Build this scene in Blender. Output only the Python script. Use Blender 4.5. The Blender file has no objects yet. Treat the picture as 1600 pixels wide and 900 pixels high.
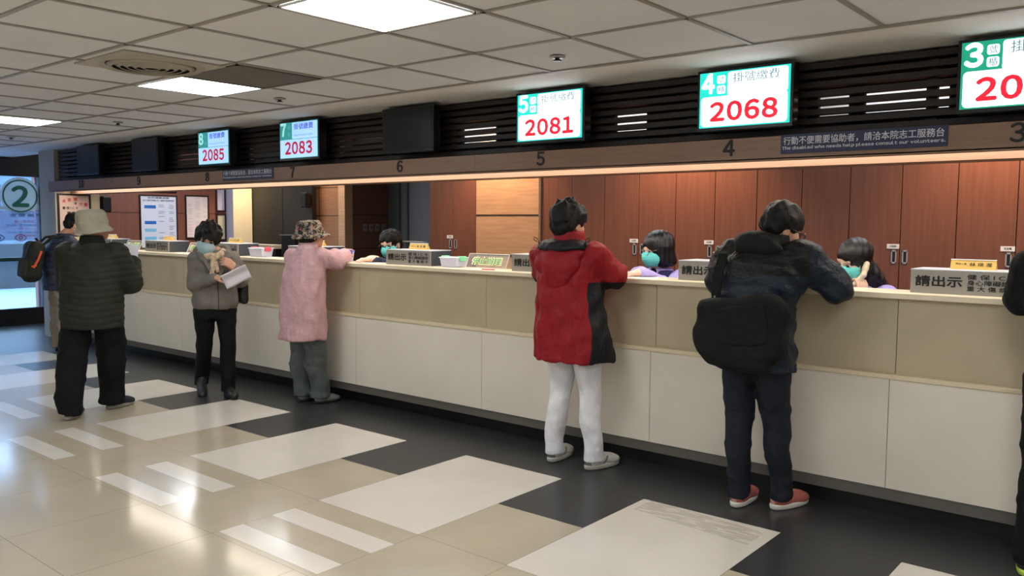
import bpy, bmesh, math, random
import numpy as np
from mathutils import Vector, Matrix

random.seed(7)
SC = bpy.context.scene
COL = SC.collection

# ------------------------------------------------------------------ camera
CAM_H, F_PX = 1.48, 1313.09
YAW, PITCH, ROLL = .691682543, .0775097003, .00648513162
cy, sy, cp, sp = math.cos(YAW), math.sin(YAW), math.cos(PITCH), math.sin(PITCH)
fwd = Vector((-sy*cp, cy*cp, -sp)); r0 = Vector((cy, sy, 0)); u0 = r0.cross(fwd)
rgt = r0*math.cos(ROLL) + u0*math.sin(ROLL); upv = -r0*math.sin(ROLL) + u0*math.cos(ROLL)
cd = bpy.data.cameras.new('camera'); cam = bpy.data.objects.new('camera', cd); COL.objects.link(cam)
cam.matrix_world = Matrix(((rgt.x, upv.x, -fwd.x, 0), (rgt.y, upv.y, -fwd.y, 0), (rgt.z, upv.z, -fwd.z, CAM_H), (0, 0, 0, 1)))
cd.sensor_width = 36; cd.lens = F_PX/1600*36; cd.clip_start = .05
SC.camera = cam
SC.view_settings.view_transform = 'Standard'; SC.view_settings.look = 'None'
SC.view_settings.gamma = 1; SC.view_settings.use_curve_mapping = False
SC.view_settings.exposure = 0.0
SC.cycles.max_bounces = 8; SC.cycles.diffuse_bounces = 4

# ------------------------------------------------------------------ world: overcast daylight outside the glass door
W = bpy.data.worlds.new('overcast_sky'); SC.world = W; W.use_nodes = True
bg = W.node_tree.nodes['Background']; bg.inputs[0].default_value = (.36, .62, 1, 1); bg.inputs[1].default_value = 9.0

PANEL_E, STRIP_E, SCREEN_E = 19.0, 8.5, 1.5
def lamp(name, kind, loc, energy, color=(1, 1, 1), size=.1, rot=(0, 0, 0), size_y=None, spot=None, blend=.5):
    l = bpy.data.lights.new(name, kind); l.energy = energy; l.color = color
    if kind == 'AREA':
        l.size = size
        if size_y: l.shape = 'RECTANGLE'; l.size_y = size_y
    else:
        l.shadow_soft_size = size
    if spot: l.spot_size = math.radians(spot); l.spot_blend = blend
    o = bpy.data.objects.new(name, l); COL.objects.link(o); o.location = loc; o.rotation_euler = rot
    return o
# warm downlights washing the cabinet wall in the staff area
for x in (-3.42, -1.0, -5.5, 1.3):
    lamp('downlight_lamp', 'SPOT', (x, 6.12, 2.66), 150, (1, .62, .36), .04, (math.radians(12), 0, 0), spot=105, blend=.8)
lamp('downlight_lamp', 'SPOT', (-12.35, 8.15, 2.66), 150, (1, .80, .52), .04, (0, math.radians(-8), 0), spot=110, blend=.8)
lamp('downlight_lamp', 'SPOT', (-10.75, 8.2, 2.66), 40, (1, .72, .45), .04, (math.radians(12), 0, 0), spot=90, blend=.8)
# fluorescent panels of the staff-room ceiling
for x, y, e in ((-1.5, 5.9, 20), (-3.9, 5.9, 20), (-6.3, 5.8, 20), (-9, 6.2, 20), (-11.3, 6.8, 60), (1, 5.9, 22)):
    lamp('office_panel_lamp', 'AREA', (x, y, 2.71), e, (.93, .96, 1), 1.2)

# ------------------------------------------------------------------ materials
def lin(c): return tuple(((v/12.92) if v <= .04045 else ((v+.055)/1.055)**2.4) for v in c)
MATS = {}
def mat(name, col=(.5, .5, .5), rough=.6, metal=0, var=0, vscale=8, bump=0, bscale=120, stretch=(1, 1, 1), emit=0, alpha=1, trans=0, coat=0, spec=.5, sheen=0, col2=None, bdist=.01):
    if name in MATS: return MATS[name]
    m = bpy.data.materials.new(name); m.use_nodes = True; MATS[name] = m
    nt = m.node_tree; b = nt.nodes['Principled BSDF']
    c = (*lin(col), 1)
    b.inputs['Base Color'].default_value = c; b.inputs['Roughness'].default_value = rough; b.inputs['Metallic'].default_value = metal
    b.inputs['Specular IOR Level'].default_value = spec
    if coat: b.inputs['Coat Weight'].default_value = coat; b.inputs['Coat Roughness'].default_value = .05
    if sheen: b.inputs['Sheen Weight'].default_value = sheen
    if trans: b.inputs['Transmission Weight'].default_value = trans
    if alpha < 1: b.inputs['Alpha'].default_value = alpha
    if emit:
        b.inputs['Emission Color'].default_value = c; b.inputs['Emission Strength'].default_value = emit
    if var or bump:
        tc = nt.nodes.new('ShaderNodeTexCoord'); mp = nt.nodes.new('ShaderNodeMapping'); mp.inputs['Scale'].default_value = stretch
        nt.links.new(tc.outputs['Object'], mp.inputs['Vector'])
    if var:
        n = nt.nodes.new('ShaderNodeTexNoise'); n.inputs['Scale'].default_value = vscale; n.inputs['Detail'].default_value = 6
        nt.links.new(mp.outputs['Vector'], n.inputs['Vector'])
        r = nt.nodes.new('ShaderNodeValToRGB'); e = r.color_ramp.elements
        e[0].position = .3; e[1].position = .7
        if col2: e[0].color = (*lin(col2), 1); e[1].color = c
        else:
            e[0].color = (*[v*(1-var) for v in c[:3]], 1); e[1].color = (*[min(1, v*(1+var)) for v in c[:3]], 1)
        nt.links.new(n.outputs['Fac'], r.inputs['Fac']); nt.links.new(r.outputs['Color'], b.inputs['Base Color'])
    if bump:
        n2 = nt.nodes.new('ShaderNodeTexNoise'); n2.inputs['Scale'].default_value = bscale; n2.inputs['Detail'].default_value = 3
        nt.links.new(mp.outputs['Vector'], n2.inputs['Vector'])
        bp = nt.nodes.new('ShaderNodeBump'); bp.inputs['Strength'].default_value = bump; bp.inputs['Distance'].default_value = bdist
        nt.links.new(n2.outputs['Fac'], bp.inputs['Height']); nt.links.new(bp.outputs['Normal'], b.inputs['Normal'])
    return m
def two_tone(m, colB, expr):
    """second cloth colour where expr(x, y, z) > 0 in the garment's own coordinates (a sewn panel)"""
    nt = m.node_tree; b = nt.nodes['Principled BSDF']; tc = nt.nodes.new('ShaderNodeTexCoord'); sx = nt.nodes.new('ShaderNodeSeparateXYZ'); nt.links.new(tc.outputs['Object'], sx.inputs[0])
    def ev(e):
        if e == 'N':
            n = nt.nodes.new('ShaderNodeTexNoise'); n.inputs['Scale'].default_value = 9; n.inputs['Detail'].default_value = 8; mp = nt.nodes.new('ShaderNodeMapping'); mp.inputs['Scale'].default_value = (1, 4, 1)
            nt.links.new(tc.outputs['Object'], mp.inputs[0]); nt.links.new(mp.outputs[0], n.inputs['Vector']); return n.outputs['Fac']
        if isinstance(e, str): return sx.outputs['XYZ'.index(e)]
        if isinstance(e, (int, float)): return e
        n = nt.nodes.new('ShaderNodeMath'); n.operation = e[0]
        for i, a in enumerate(e[1:]):
            v = ev(a)
            if isinstance(v, (int, float)): n.inputs[i].default_value = v
            else: nt.links.new(v, n.inputs[i])
        return n.outputs[0]
    mx = nt.nodes.new('ShaderNodeMix'); mx.data_type = 'RGBA'
    nt.links.new(ev(('GREATER_THAN', expr, 0.0)), mx.inputs['Factor'])
    src = b.inputs['Base Color'].links[0].from_socket; nt.links.new(src, mx.inputs['A']); mx.inputs['B'].default_value = (*lin(colB), 1)
    nt.links.new(mx.outputs['Result'], b.inputs['Base Color']); return m
def wood(name, col, dark, scale=(18, 18, 1.2), rough=.35, vs=3.0):
    return mat(name, col, rough, var=.2, vscale=vs, stretch=scale, col2=dark)

M = dict(
    white_tile=mat('white_floor_tile', (.84, .81, .765), .13, var=.04, vscale=3),
    beige_tile=mat('beige_floor_tile', (.71, .66, .575), .13, var=.06, vscale=2.5),
    dark_tile=mat('dark_granite_tile', (.20, .20, .205), .30, var=.35, vscale=160, spec=.35),
    grout=mat('grout', (.36, .32, .27), .8),
    ceil=mat('ceiling_tile', (.86, .86, .865), .9, var=.03, vscale=2, bump=.05, bscale=300),
    tbar=mat('ceiling_grid_bar', (.60, .58, .55), .5),
    plaster=mat('plaster', (.87, .86, .84), .85, var=.03, vscale=2),
    greywall=mat('grey_wall', (.66, .63, .58), .8, var=.04),
    darkgap=mat('dark_void', (.05, .05, .055), .8),
    slat=mat('dark_slat_wood', (.17, .135, .125), .55, var=.2, vscale=4, stretch=(1, 20, 20)),
    fascia=wood('fascia_wood', (.53, .41, .335), (.49, .375, .30), (1.5, 20, 20), .45),
    redwood=wood('red_cabinet_veneer', (.50, .325, .255), (.455, .285, .22), (14, 14, .8), .38),
    redwall=wood('red_wall_veneer', (.53, .315, .25), (.49, .285, .22), (10, 10, .8), .5),
    lightwood=wood('light_wood_panel', (.79, .635, .49), (.72, .56, .42), (1.2, 12, 12), .45),
    brownwood=wood('brown_wood_panel', (.47, .315, .22), (.42, .275, .19), (1.0, 1.0, 14), .5),
    seam=mat('seam_dark', (.10, .06, .05), .8),
    cream=mat('cream_wall', (.88, .80, .66), .7),
    shade_lilac=mat('column_shade_lilac', (.68, .64, .68), .8),  # shade on the column's front, put into the colour
    counter_top=mat('counter_top_laminate', (.91, .85, .74), .32, var=.03, vscale=6),
    counter_beige=mat('counter_beige_laminate', (.72, .66, .545), .42, var=.10, vscale=3.2, bump=.03, bscale=6),
    counter_white=mat('counter_white_laminate', (.88, .84, .775), .42, var=.05, vscale=2.5),
    counter_grey=mat('counter_grey_strip', (.38, .36, .33), .5),
    kick=mat('black_kick_plate', (.03, .03, .03), .5),
    blackplastic=mat('black_plastic', (.045, .045, .05), .35),
    screen_off=mat('switched_off_screen', (.055, .07, .095), .28),
    silver=mat('brushed_silver', (.72, .71, .70), .35, metal=.85),
    darkslot=mat('handle_slot', (.16, .16, .19), .4, metal=.3),
    gold=mat('gold_name_plate', (.90, .74, .42), .35, metal=.35),
    steel_grey=mat('grey_metal_plate', (.60, .585, .565), .45, metal=.35, var=.04, vscale=30),
    box_side=mat('dark_slate_box', (.24, .26, .29), .5),
    box_top=mat('pale_box_top', (.72, .73, .76), .4),
    ink=mat('black_ink', (.05, .05, .05), .6),
    white=mat('white_paint', (.93, .93, .93), .6),
    paper=mat('paper', (.93, .92, .94), .8),
    signblue=mat('navy_sign', (.135, .155, .29), .5),
    signtext=mat('pale_lettering', (.80, .80, .84), .6),
    glass=mat('door_glass', (.80, .90, .95), .02, alpha=.16, spec=.6),
    film=mat('frosted_film', (.66, .76, .90), .5, alpha=.62),
    green=mat('sign_green', (.05, .42, .35), .6),
    doorframe=mat('dark_door_frame', (.10, .10, .11), .4, metal=.3),
    acrylic=mat('clear_acrylic', (.93, .95, .95), .05, alpha=.10, spec=.7),
    acrylic_edge=mat('acrylic_edge', (.95, .93, .88), .2, alpha=.75),
    skin=mat('skin', (.80, .60, .49), .55, var=.05, vscale=12),
    skin_pale=mat('skin_pale', (.90, .74, .66), .55, var=.04, vscale=12),
    hair=mat('black_hair', (.032, .028, .03), .55, spec=.3, var=.4, vscale=40, stretch=(3, 3, .5), bump=.6, bscale=70),
    mask_teal=mat('teal_mask', (.42, .84, .84), .8),
    mask_blue=mat('pale_blue_mask', (.66, .78, .80), .8),
    eye_white=mat('eye_white', (.85, .83, .80), .3), eye_dark=mat('eye_dark', (.05, .035, .03), .25),
)

# ------------------------------------------------------------------ mesh helpers
class MB:
    def __init__(s): s.v = []; s.f = []; s.m = []; s.cur = 0
    def slot(s, i): s.cur = i; return s
    def add(s, vs, fs):
        o = len(s.v); s.v += [tuple(v) for v in vs]
        for f in fs: s.f.append([i+o for i in f]); s.m.append(s.cur)
        return s
    def box(s, x0, x1, y0, y1, z0, z1):
        vs = [(x, y, z) for z in (z0, z1) for y in (y0, y1) for x in (x0, x1)]
        return s.add(vs, [(0, 2, 3, 1), (4, 5, 7, 6), (0, 1, 5, 4), (2, 6, 7, 3), (0, 4, 6, 2), (1, 3, 7, 5)])
    def quad(s, a, b, c, d): return s.add([a, b, c, d], [(0, 1, 2, 3)])
    def tube(s, pts, r, n=8, cap=True):
        pts = [Vector(p) for p in pts]; rs = r if isinstance(r, (list, tuple)) else [r]*len(pts)
        rings = []; prev = None
        for i, p in enumerate(pts):
            t = (pts[min(i+1, len(pts)-1)]-pts[max(i-1, 0)]).normalized()
            a = prev if prev is not None else (Vector((0, 0, 1)) if abs(t.z) < .9 else Vector((1, 0, 0)))
            u = (a - t*a.dot(t)).normalized(); prev = u; w = t.cross(u)
            rings.append([p + (u*math.cos(2*math.pi*k/n)+w*math.sin(2*math.pi*k/n))*rs[i] for k in range(n)])
        vs = [v for g in rings for v in g]; fs = []
        for i in range(len(rings)-1):
            for k in range(n): fs.append((i*n+k, i*n+(k+1) % n, (i+1)*n+(k+1) % n, (i+1)*n+k))
        if cap: fs += [tuple(range(n))[::-1], tuple(range((len(rings)-1)*n, len(rings)*n))]
        return s.add(vs, fs)
    def lathe(s, prof, c, n=32, axis='z'):
        vs = []; fs = []
        for r, z in prof:
            for k in range(n):
                a = 2*math.pi*k/n; p = (r*math.cos(a), r*math.sin(a), z)
                if axis == 'x': p = (p[2], p[0], p[1])
                if axis == 'y': p = (p[0], p[2], p[1])
                vs.append((p[0]+c[0], p[1]+c[1], p[2]+c[2]))
        for i in range(len(prof)-1):
            for k in range(n): fs.append((i*n+k, i*n+(k+1) % n, (i+1)*n+(k+1) % n, (i+1)*n+k))
        return s.add(vs, fs)
    def text(s, body, o, u, v, h, w=None, bold=0.0, depth=.0006, align='l'):
        vs, fs = glyphs(body, bold)
        xs = [p[0] for p in vs]; ys = [p[1] for p in vs]
        x0, x1, y0, y1 = min(xs), max(xs), min(ys), max(ys)
        sy_ = h/(y1-y0); sx_ = (w/(x1-x0)) if w else sy_
        u = Vector(u); v = Vector(v); n = u.cross(v); o = Vector(o)
        off = {'l': 0, 'c': -.5*(x1-x0)*sx_, 'r': -(x1-x0)*sx_}[align]
        return s.add([o+u*((p[0]-x0)*sx_+off)+v*((p[1]-y0)*sy_)+n*(depth+p[2]*.00015) for p in vs], fs)
    def build(s, name, mats, parent=None, smooth=False, bevel=0, off=(0, 0, 0), recalc=True):
        me = bpy.data.meshes.new(name)
        me.from_pydata([(v[0]-off[0], v[1]-off[1], v[2]-off[2]) for v in s.v], [], s.f)
        for m in (mats if isinstance(mats, (list, tuple)) else [mats]): me.materials.append(m)
        me.polygons.foreach_set('material_index', s.m)
        if recalc and not getattr(s, 'flat', False):
            bm = bmesh.new(); bm.from_mesh(me); bmesh.ops.recalc_face_normals(bm, faces=bm.faces); bm.to_mesh(me); bm.free()
        if smooth: me.polygons.foreach_set('use_smooth', [True]*len(me.polygons))
        o = bpy.data.objects.new(name, me); COL.objects.link(o)
        if parent: o.parent = parent
        if bevel:
            b = o.modifiers.new('edge', 'BEVEL'); b.width = bevel; b.segments = 2; b.limit_method = 'ANGLE'
        return o
GL = {}
def glyphs(body, bold):
    k = (body, bold)
    if k not in GL and len(body) and all(32 <= ord(c) < 127 for c in body):
        vs = []; fs = []; pen = 0
        for c in body:
            if c == ' ': pen += .28; continue
            v1, f1 = glyphs(chr(ord(c)+0xFEE0), bold); xs = [p[0] for p in v1]; o = len(vs)
            vs += [(p[0]-min(xs)+pen, p[1], p[2]) for p in v1]; fs += [tuple(i+o for i in f) for f in f1]
            pen += max(xs)-min(xs)+(.10 if c in '1iIl' else .085)
        GL[k] = (vs, fs)
    if k not in GL and bold:
        v1, f1 = glyphs(body, 0); vs = []; fs = []; m = 6 if bold > .015 else 4
        for i in range(m):
            a = 2*math.pi*(i+.5)/m; o = len(vs); vs += [(p[0]+bold*math.cos(a), p[1]+bold*math.sin(a), float(i)) for p in v1]; fs += [tuple(j+o for j in f) for f in f1]
        GL[k] = (vs, fs)
    if k not in GL:
        cu = bpy.data.curves.new('lettering', 'FONT'); cu.body = body; cu.resolution_u = 3
        o = bpy.data.objects.new('lettering', cu); COL.objects.link(o)
        me = bpy.data.meshes.new_from_object(o.evaluated_get(bpy.context.evaluated_depsgraph_get()))
        GL[k] = ([tuple(v.co) for v in me.vertices], [tuple(p.vertices) for p in me.polygons])
        bpy.data.objects.remove(o); bpy.data.curves.remove(cu); bpy.data.meshes.remove(me)
    return GL[k]
def empty(name, loc, rz=0):
    o = bpy.data.objects.new(name, None); COL.objects.link(o); o.location = loc; o.rotation_euler = (0, 0, rz); o.empty_display_size = .1
    return o
def tag(o, label, cat, group=None, kind=None):
    o['label'] = label; o['category'] = cat
    if group: o['group'] = group
    if kind: o['kind'] = kind
    return o
def struct(o): o['kind'] = 'structure'; return o
X_, Y_, Z_ = (1, 0, 0), (0, 1, 0), (0, 0, 1)

# ================================================================== SETTING
FX0, FX1, FY0 = -12.9, 3.6, -4.2
CZ = 2.34
# grey scuff on one white tile near the counter
two_tone(M['white_tile'], (.765, .73, .68), ('MINIMUM', ('SUBTRACT', 'N', .46), ('MINIMUM', ('SUBTRACT', .33, ('ABSOLUTE', ('ADD', 'X', 1.90))), ('SUBTRACT', .10, ('ABSOLUTE', ('SUBTRACT', 'Y', ('MULTIPLY_ADD', 'X', -.10, 3.56)))))))
# floor: individual tile faces, 1.305 m repeat along the counter
b = MB()
def tile(x0, x1, y0, y1, slot, z=0.0, g=.0012):
    x0, x1 = max(x0, FX0), min(x1, FX1)
    if x1-x0 < .01: return
    b.slot(slot).quad((x0+g, y0+g, z), (x1-g, y0+g, z), (x1-g, y1-g, z), (x0+g, y1-g, z))
b.slot(3).quad((FX0, FY0, -.0015), (FX1, FY0, -.0015), (FX1, 10.2, -.0015), (FX0, 10.2, -.0015))
P = 1.305
for k in range(-5, 9):
    xw = -3.579 - P*k                      # left edge of a white tile
    if xw < -10.1 - .8: continue
    tile(xw, xw+.761, 2.715, 3.873, 0)
    tile(xw+.761, xw+P, 3.30, 3.873, 2); tile(xw+.761, xw+P, 2.715, 3.30, 1)
    # row with two white strips
    ys = [2.715, 2.562, 2.42, 2.258, 2.124, 2.09]
    for i in range(5): tile(xw+.008, xw+.765, ys[i+1], ys[i], 0 if i in (1, 3) else 1, g=.0008 if i in (0, 2, 4) else .0004)
    tile(xw+.765, xw+.008+P, 2.09, 2.715, 1)
    yy = 2.09
    while yy > FY0:
        tile(xw, xw+P*.5, yy-.66, yy, 1); tile(xw+P*.5, xw+P, yy-.66, yy, 1); yy -= .66
    tile(xw, xw+.761, 3.873, 4.25, 2); tile(xw+.761, xw+P, 3.873, 4.25, 2)
tile(FX0, -10.87, FY0, 2.715, 2); tile(FX0, -10.1, 2.715, 4.25, 2)
tile(FX0, FX1, 4.25, 4.62, 2)
xx = FX0
while xx < FX1: tile(xx, xx+.6, 4.62, 10.2, 2); xx += .6
b.flat = True
struct(b.build('floor', [M['white_tile'], M['beige_tile'], M['dark_tile'], M['grout']]))

# public-hall ceiling
b = MB(); b.flat = True
b.slot(0).quad((FX0, 3.9, CZ+.004), (FX1, 3.9, CZ+.004), (FX1, FY0, CZ+.004), (FX0, FY0, CZ+.004))
b.slot(1).box(FX0, FX1, 3.9, 4.62, CZ, CZ+.03)
b.slot(0).quad((FX0, 4.62, 2.78), (FX1, 4.62, 2.78), (FX1, 10.2, 2.78), (FX0, 10.2, 2.78))
b.slot(0).quad((FX0, 4.62, CZ), (FX1, 4.62, CZ), (FX1, 4.62, 2.78), (FX0, 4.62, 2.78))
struct(b.build('ceiling', [M['ceil'], M['plaster']]))
GX0, GP = -1.14, .6005
gx = lambda k: GX0 - GP*k
gy = lambda j: 3.238 - .607*j
b = MB()
for k in range(-7, 20): b.box(gx(k)-.011, gx(k)+.011, FY0, 3.9, CZ-.003, CZ+.004)
for j in range(0, 13): b.box(FX0, FX1, gy(j)-.011, gy(j)+.011, CZ-.003, CZ+.004)
b.box(FX0, FX1, 3.885, 3.912, CZ-.006, CZ+.003)
struct(b.build('trim_1', M['tbar']))

# walls closing the hall
struct(MB().box(FX1, FX1+.1, FY0, 10.2, 0, 2.8).build('wall_right', M['plaster']))
struct(MB().box(FX0, FX1, FY0-.1, FY0, 0, 2.8).build('wall_front', M['plaster']))
bl = MB()
bl.box(-12.98, -12.86, FY0, 2.6, 0, 2.34); bl.box(-12.98, -12.86, 5.03, 5.2, 0, 2.8); bl.box(-13.4, -13.3, 5.2, 10.2, 0, 2.8); bl.box(-12.98, -12.86, 2.6, 5.03, 2.3, 2.36)
struct(bl.build('wall_left', M['greywall']))
# pillar and end wall at the counter's left end
b = MB(); b.slot(0).box(-11.43, -10.98, 4.42, 4.52, 0, CZ); b.slot(1).box(-11.04, -10.98, 4.52, 4.96, 0, 2.34); b.slot(0).box(-11.43, -11.04, 4.52, 4.96, 0, CZ)
struct(b.build('wall_end', [M['greywall'], M['cream']]))
# staff-area walls
b = MB(); b.box(-13.1, -13.0, 4.96, 8.68, 0, 2.78)
w = struct(b.build('wall_left_staff', M['redwall']))
b = MB()
for z in (1.05, 1.6): b.box(-13.0, -12.998, 4.96, 8.0, z-.004, z+.004)
b.build('panel_seam', M['seam'], w)
b = MB(); b.box(-13.1, -12.99, 5.70, 5.98, 0, 2.78)
struct(b.build('trim_2', M['brownwood']))
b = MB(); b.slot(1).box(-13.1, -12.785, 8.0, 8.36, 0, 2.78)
w = struct(b.build('wall_column', [M['cream'], M['shade_lilac']]))
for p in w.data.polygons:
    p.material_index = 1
# column's lit side painted cream on this sheet, its shaded front painted lilac
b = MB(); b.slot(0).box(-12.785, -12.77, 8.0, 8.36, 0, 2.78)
b.build('column_lit_side', M['cream'], w)
b = MB(); b.slot(0).box(-13.0, -11.10, 8.37, 8.45, 0, 2.78)
w = struct(b.build('wall_back_dark', mat('dark_glazing', (.085, .088, .082), .45)))
b = MB(); b.box(-11.905, -11.897, 8.365, 8.37, 0, 2.78); b.build('panel_seam', M['seam'], w)
b = MB(); b.box(-11.8, -10.66, 8.56, 8.68, 0, 2.78)
w = struct(b.build('wall_back_wood', wood('mid_wood_panel', (.62, .44, .31), (.56, .39, .27), (1, 12, 12), .5)))
b = MB(); b.box(-11.8, -10.66, 8.556, 8.56, 1.571, 1.579); b.box(-11.172, -11.164, 8.556, 8.56, 0, 2.78); b.box(-11.8, -10.66, 8.556, 8.56, 2.02, 2.026)
b.build('panel_seam', M['seam'], w)
struct(MB().box(-10.66, -10.5, 8.54, 8.70, 0, 2.78).build('trim_3', M['lightwood'], bevel=.004))
b = MB(); b.box(-10.58, -10.5, 8.70, 9.50, 0, 2.78)
w = struct(b.build('wall_side_wood', M['brownwood']))
b = MB()
for z in (1.052, 1.588): b.box(-10.5, -10.497, 8.70, 9.50, z-.005, z+.005)
b.build('panel_seam', M['seam'], w)
b = MB(); b.slot(0).box(-10.6, -6.4, 9.5, 9.6, 0, 2.78)
w = struct(b.build('wall_back_grey', mat('grey_door_leaf', (.45, .45, .44), .5)))
b = MB(); b.box(-10.5, -10.25, 9.46, 9.5, 0, 2.78); b.box(-10.1, -10.06, 9.47, 9.5, 0, 2.78)
b.build('door_jamb', mat('grey_jamb', (.36, .39, .38), .4), w)
struct(MB().box(-6.56, FX1, 6.56, 6.66, 0, 2.3).build('wall_back', M['redwall']))
struct(MB().box(-6.56, FX1, 6.53, 6.66, 2.3, 2.78).build('wall_back_upper', M['white']))
struct(MB().box(-6.56, -6.48, 6.66, 9.5, 0, 2.78).build('wall_return', M['redwall']))
b = MB(); b.box(-5.845, -5.03, 6.47, 6.56, 0, 2.3)
w = struct(b.build('wall_panel_light', M['lightwood'], bevel=.002))
b = MB(); b.box(-5.845, -5.03, 6.466, 6.47, 1.552, 1.562); b.box(-5.845, -5.03, 6.466, 6.47, 1.146, 1.156)
b.build('panel_seam', M['seam'], w)

# beam over the counter: fascia, light strip, back lip
b = MB(); b.box(-10.85, FX1, 4.30, 4.33, 1.822, 1.94); b.box(-10.85, FX1, 4.33, 4.5, 1.925, 1.94)
b.box(-10.85, FX1, 4.30, 4.345, 1.815, 1.828)
for x in (-1.2, -3.9, -6.6, -9.2): b.box(x-.0015, x+.0015, 4.298, 4.302, 1.83, 1.94)
struct(b.build('trim_4', M['fascia']))
b = MB(); b.box(-10.98, FX1, 4.60, 4.80, 1.80, 1.94); b.box(-10.98, FX1, 4.345, 4.62, 1.86, 1.925)
struct(b.build('trim_5', M['fascia']))
o = MB().box(-10.8, FX1, 4.36, 4.59, 1.845, 1.856).build('light_strip', mat('warm_light_strip', (1, .965, .89), emit=STRIP_E))
tag(o, 'long warm white light strip glowing under the wooden fascia above the counter', 'light')
# dark slat screen above the fascia, with openings into the staff room behind
b = MB()
for i in range(8):
    z = 1.962 + .0475*i; b.box(-10.98, FX1, 4.47, 4.53, z, z+.030)
b.box(-10.98, FX1, 4.49, 4.53, 1.93, 1.962)
for k in range(0, 26):
    x = -10.9+.6525*k; b.box(x, x+.05, 4.53, 4.57, 1.94, 2.34)
struct(b.build('trim_6', M['slat']))
b = MB(); b.box(-11.1, FX1, 4.58, 4.61, 1.93, 2.06); b.box(-11.1, FX1, 4.58, 4.61, 2.20, 2.34)
op = [(-8.35, -7.5), (-7.0, -6.2), (-5.75, -4.9), (-4.28, -3.95), (-2.95, -2.72), (-1.66, -1.5), (-1.42, -1.02)]
xs = -11.1
for a, c in op: b.box(xs, a, 4.58, 4.61, 2.06, 2.20); xs = c
b.box(xs, FX1, 4.58, 4.61, 2.06, 2.20)
struct(b.build('trim_7', M['darkgap']))

# glass entrance door at the far left
d = empty('door_1', (-12.87, 3.9, 0)); struct(d)
O = (-12.87, 3.9, 0)
b = MB()
b.box(-12.91, -12.83, 4.955, 5.05, 0, 2.34); b.box(-12.91, -12.83, 2.6, 5.03, 2.08, 2.42)
b.box(-12.91, -12.83, 2.6, 4.96, 0, .235); b.box(-12.91, -12.83, 2.56, 2.64, 0, 2.34); b.box(-12.90, -12.84, 3.75, 3.83, .2, 2.1)
b.build('door_frame', M['doorframe'], d, off=O, bevel=.004)
MB().box(-12.876, -12.864, 2.64, 4.955, .235, 2.08).build('glass_pane', M['glass'], d, off=O)
b = MB(); b.box(-12.862, -12.858, 4.0, 4.95, 1.19, 1.60); fo = b.build('notice_film', M['film'], d, off=O)
b = MB(); ux = (0, 1, 0)
b.slot(0).text('夜 間 側 門', (-12.855, 4.57, 1.515), ux, Z_, .05, .42, .02)
b.slot(1).text('週一至週五', (-12.855, 4.62, 1.435), ux, Z_, .036, .27, .0)
b.slot(0).text('22:00~翌日06:00', (-12.855, 4.52, 1.385), ux, Z_, .034, .40, .0)
b.slot(1).text('週 六', (-12.855, 4.68, 1.335), ux, Z_, .036, .13, .0)
b.slot(0).text('15:00~翌日06:00', (-12.855, 4.52, 1.285), ux, Z_, .034, .40, .0)
b.slot(1).text('星期例假日', (-12.855, 4.62, 1.24), ux, Z_, .034, .27, .0)
b.flat = True
b.build('notice_lettering', [mat('film_blue_ink', (.30, .42, .62), .6), mat('film_red_ink', (.66, .42, .52), .6)], d, off=O)
b = MB()
for yc, mi in ((4.42, 0), (4.70, 1)):
    b.slot(mi)
    pts = [(-.075, 0), (-.04, .035), (0, .05), (.04, .035), (.075, 0), (.04, -.035), (0, -.05), (-.04, -.035), (-.075, 0)]
    b.tube([(-12.853, yc+p, 1.225+q) for p, q in pts], .006, 6)
    b.tube([(-12.853, yc+.022*math.cos(a), 1.225+.022*math.sin(a)) for a in [i*math.pi/6 for i in range(13)]], .006, 6)
b.build('eye_mark', [mat('film_dark_blue', (.15, .22, .38), .6), mat('film_red', (.55, .22, .25), .6)], d, off=O)
b = MB(); b.slot(0).lathe([(0, 0), (.262, 0), (.262, .004), (0, .004)], (-12.862, 4.713, 1.808), 40, 'x')
b.slot(1).lathe([(.208, .005), (.228, .005), (.228, .007), (.208, .007), (.208, .005)], (-12.862, 4.713, 1.808), 40, 'x')
b.slot(1).text('2', (-12.853, 4.713, 1.655), ux, Z_, .30, .225, .035, align='c')
b.build('number_disc', [mat('disc_white', (.80, .90, .93), .6, alpha=.8), M['green']], d, off=O)
b = MB(); b.box(-12.862, -12.859, 3.9, 4.955, 1.615, 1.66); b.build('white_band', mat('band_white', (.80, .88, .93), .6, alpha=.85), d, off=O)
b = MB(); b.box(-12.85, -12.80, 4.2, 4.94, .90, .95); b.box(-12.85, -12.80, 3.0, 4.0, .90, .95); b.build('push_bar', mat('green_bar', (.06, .22, .19), .4), d, off=O)
# outdoors beyond the door
struct(MB().box(-40, -12.98, -14, 24, -.12, -.02).build('pavement_outside', mat('wet_pavement', (.66, .73, .86), .25, var=.1, vscale=.6)))
tag(MB().box(-20.4, -20.0, -6, 16, -.02, .95).build('planter_wall', mat('outdoor_dark', (.10, .12, .14), .8)), 'low dark wall outside beyond the glass door', 'wall')
b = MB(); b.box(-31, -30, -12, 22, -.02, 5.2)
for k in range(9): b.slot(1).box(-30, -29.95, -10+3.2*k, -8.3+3.2*k, 1.2, 2.6); b.slot(0)
tag(b.build('outside_building', [mat('outdoor_grey_wall', (.34, .40, .44), .8, var=.15, vscale=.8), mat('outdoor_window', (.10, .14, .18), .2)]), 'grey building seen far outside through the glass door', 'building')

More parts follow.
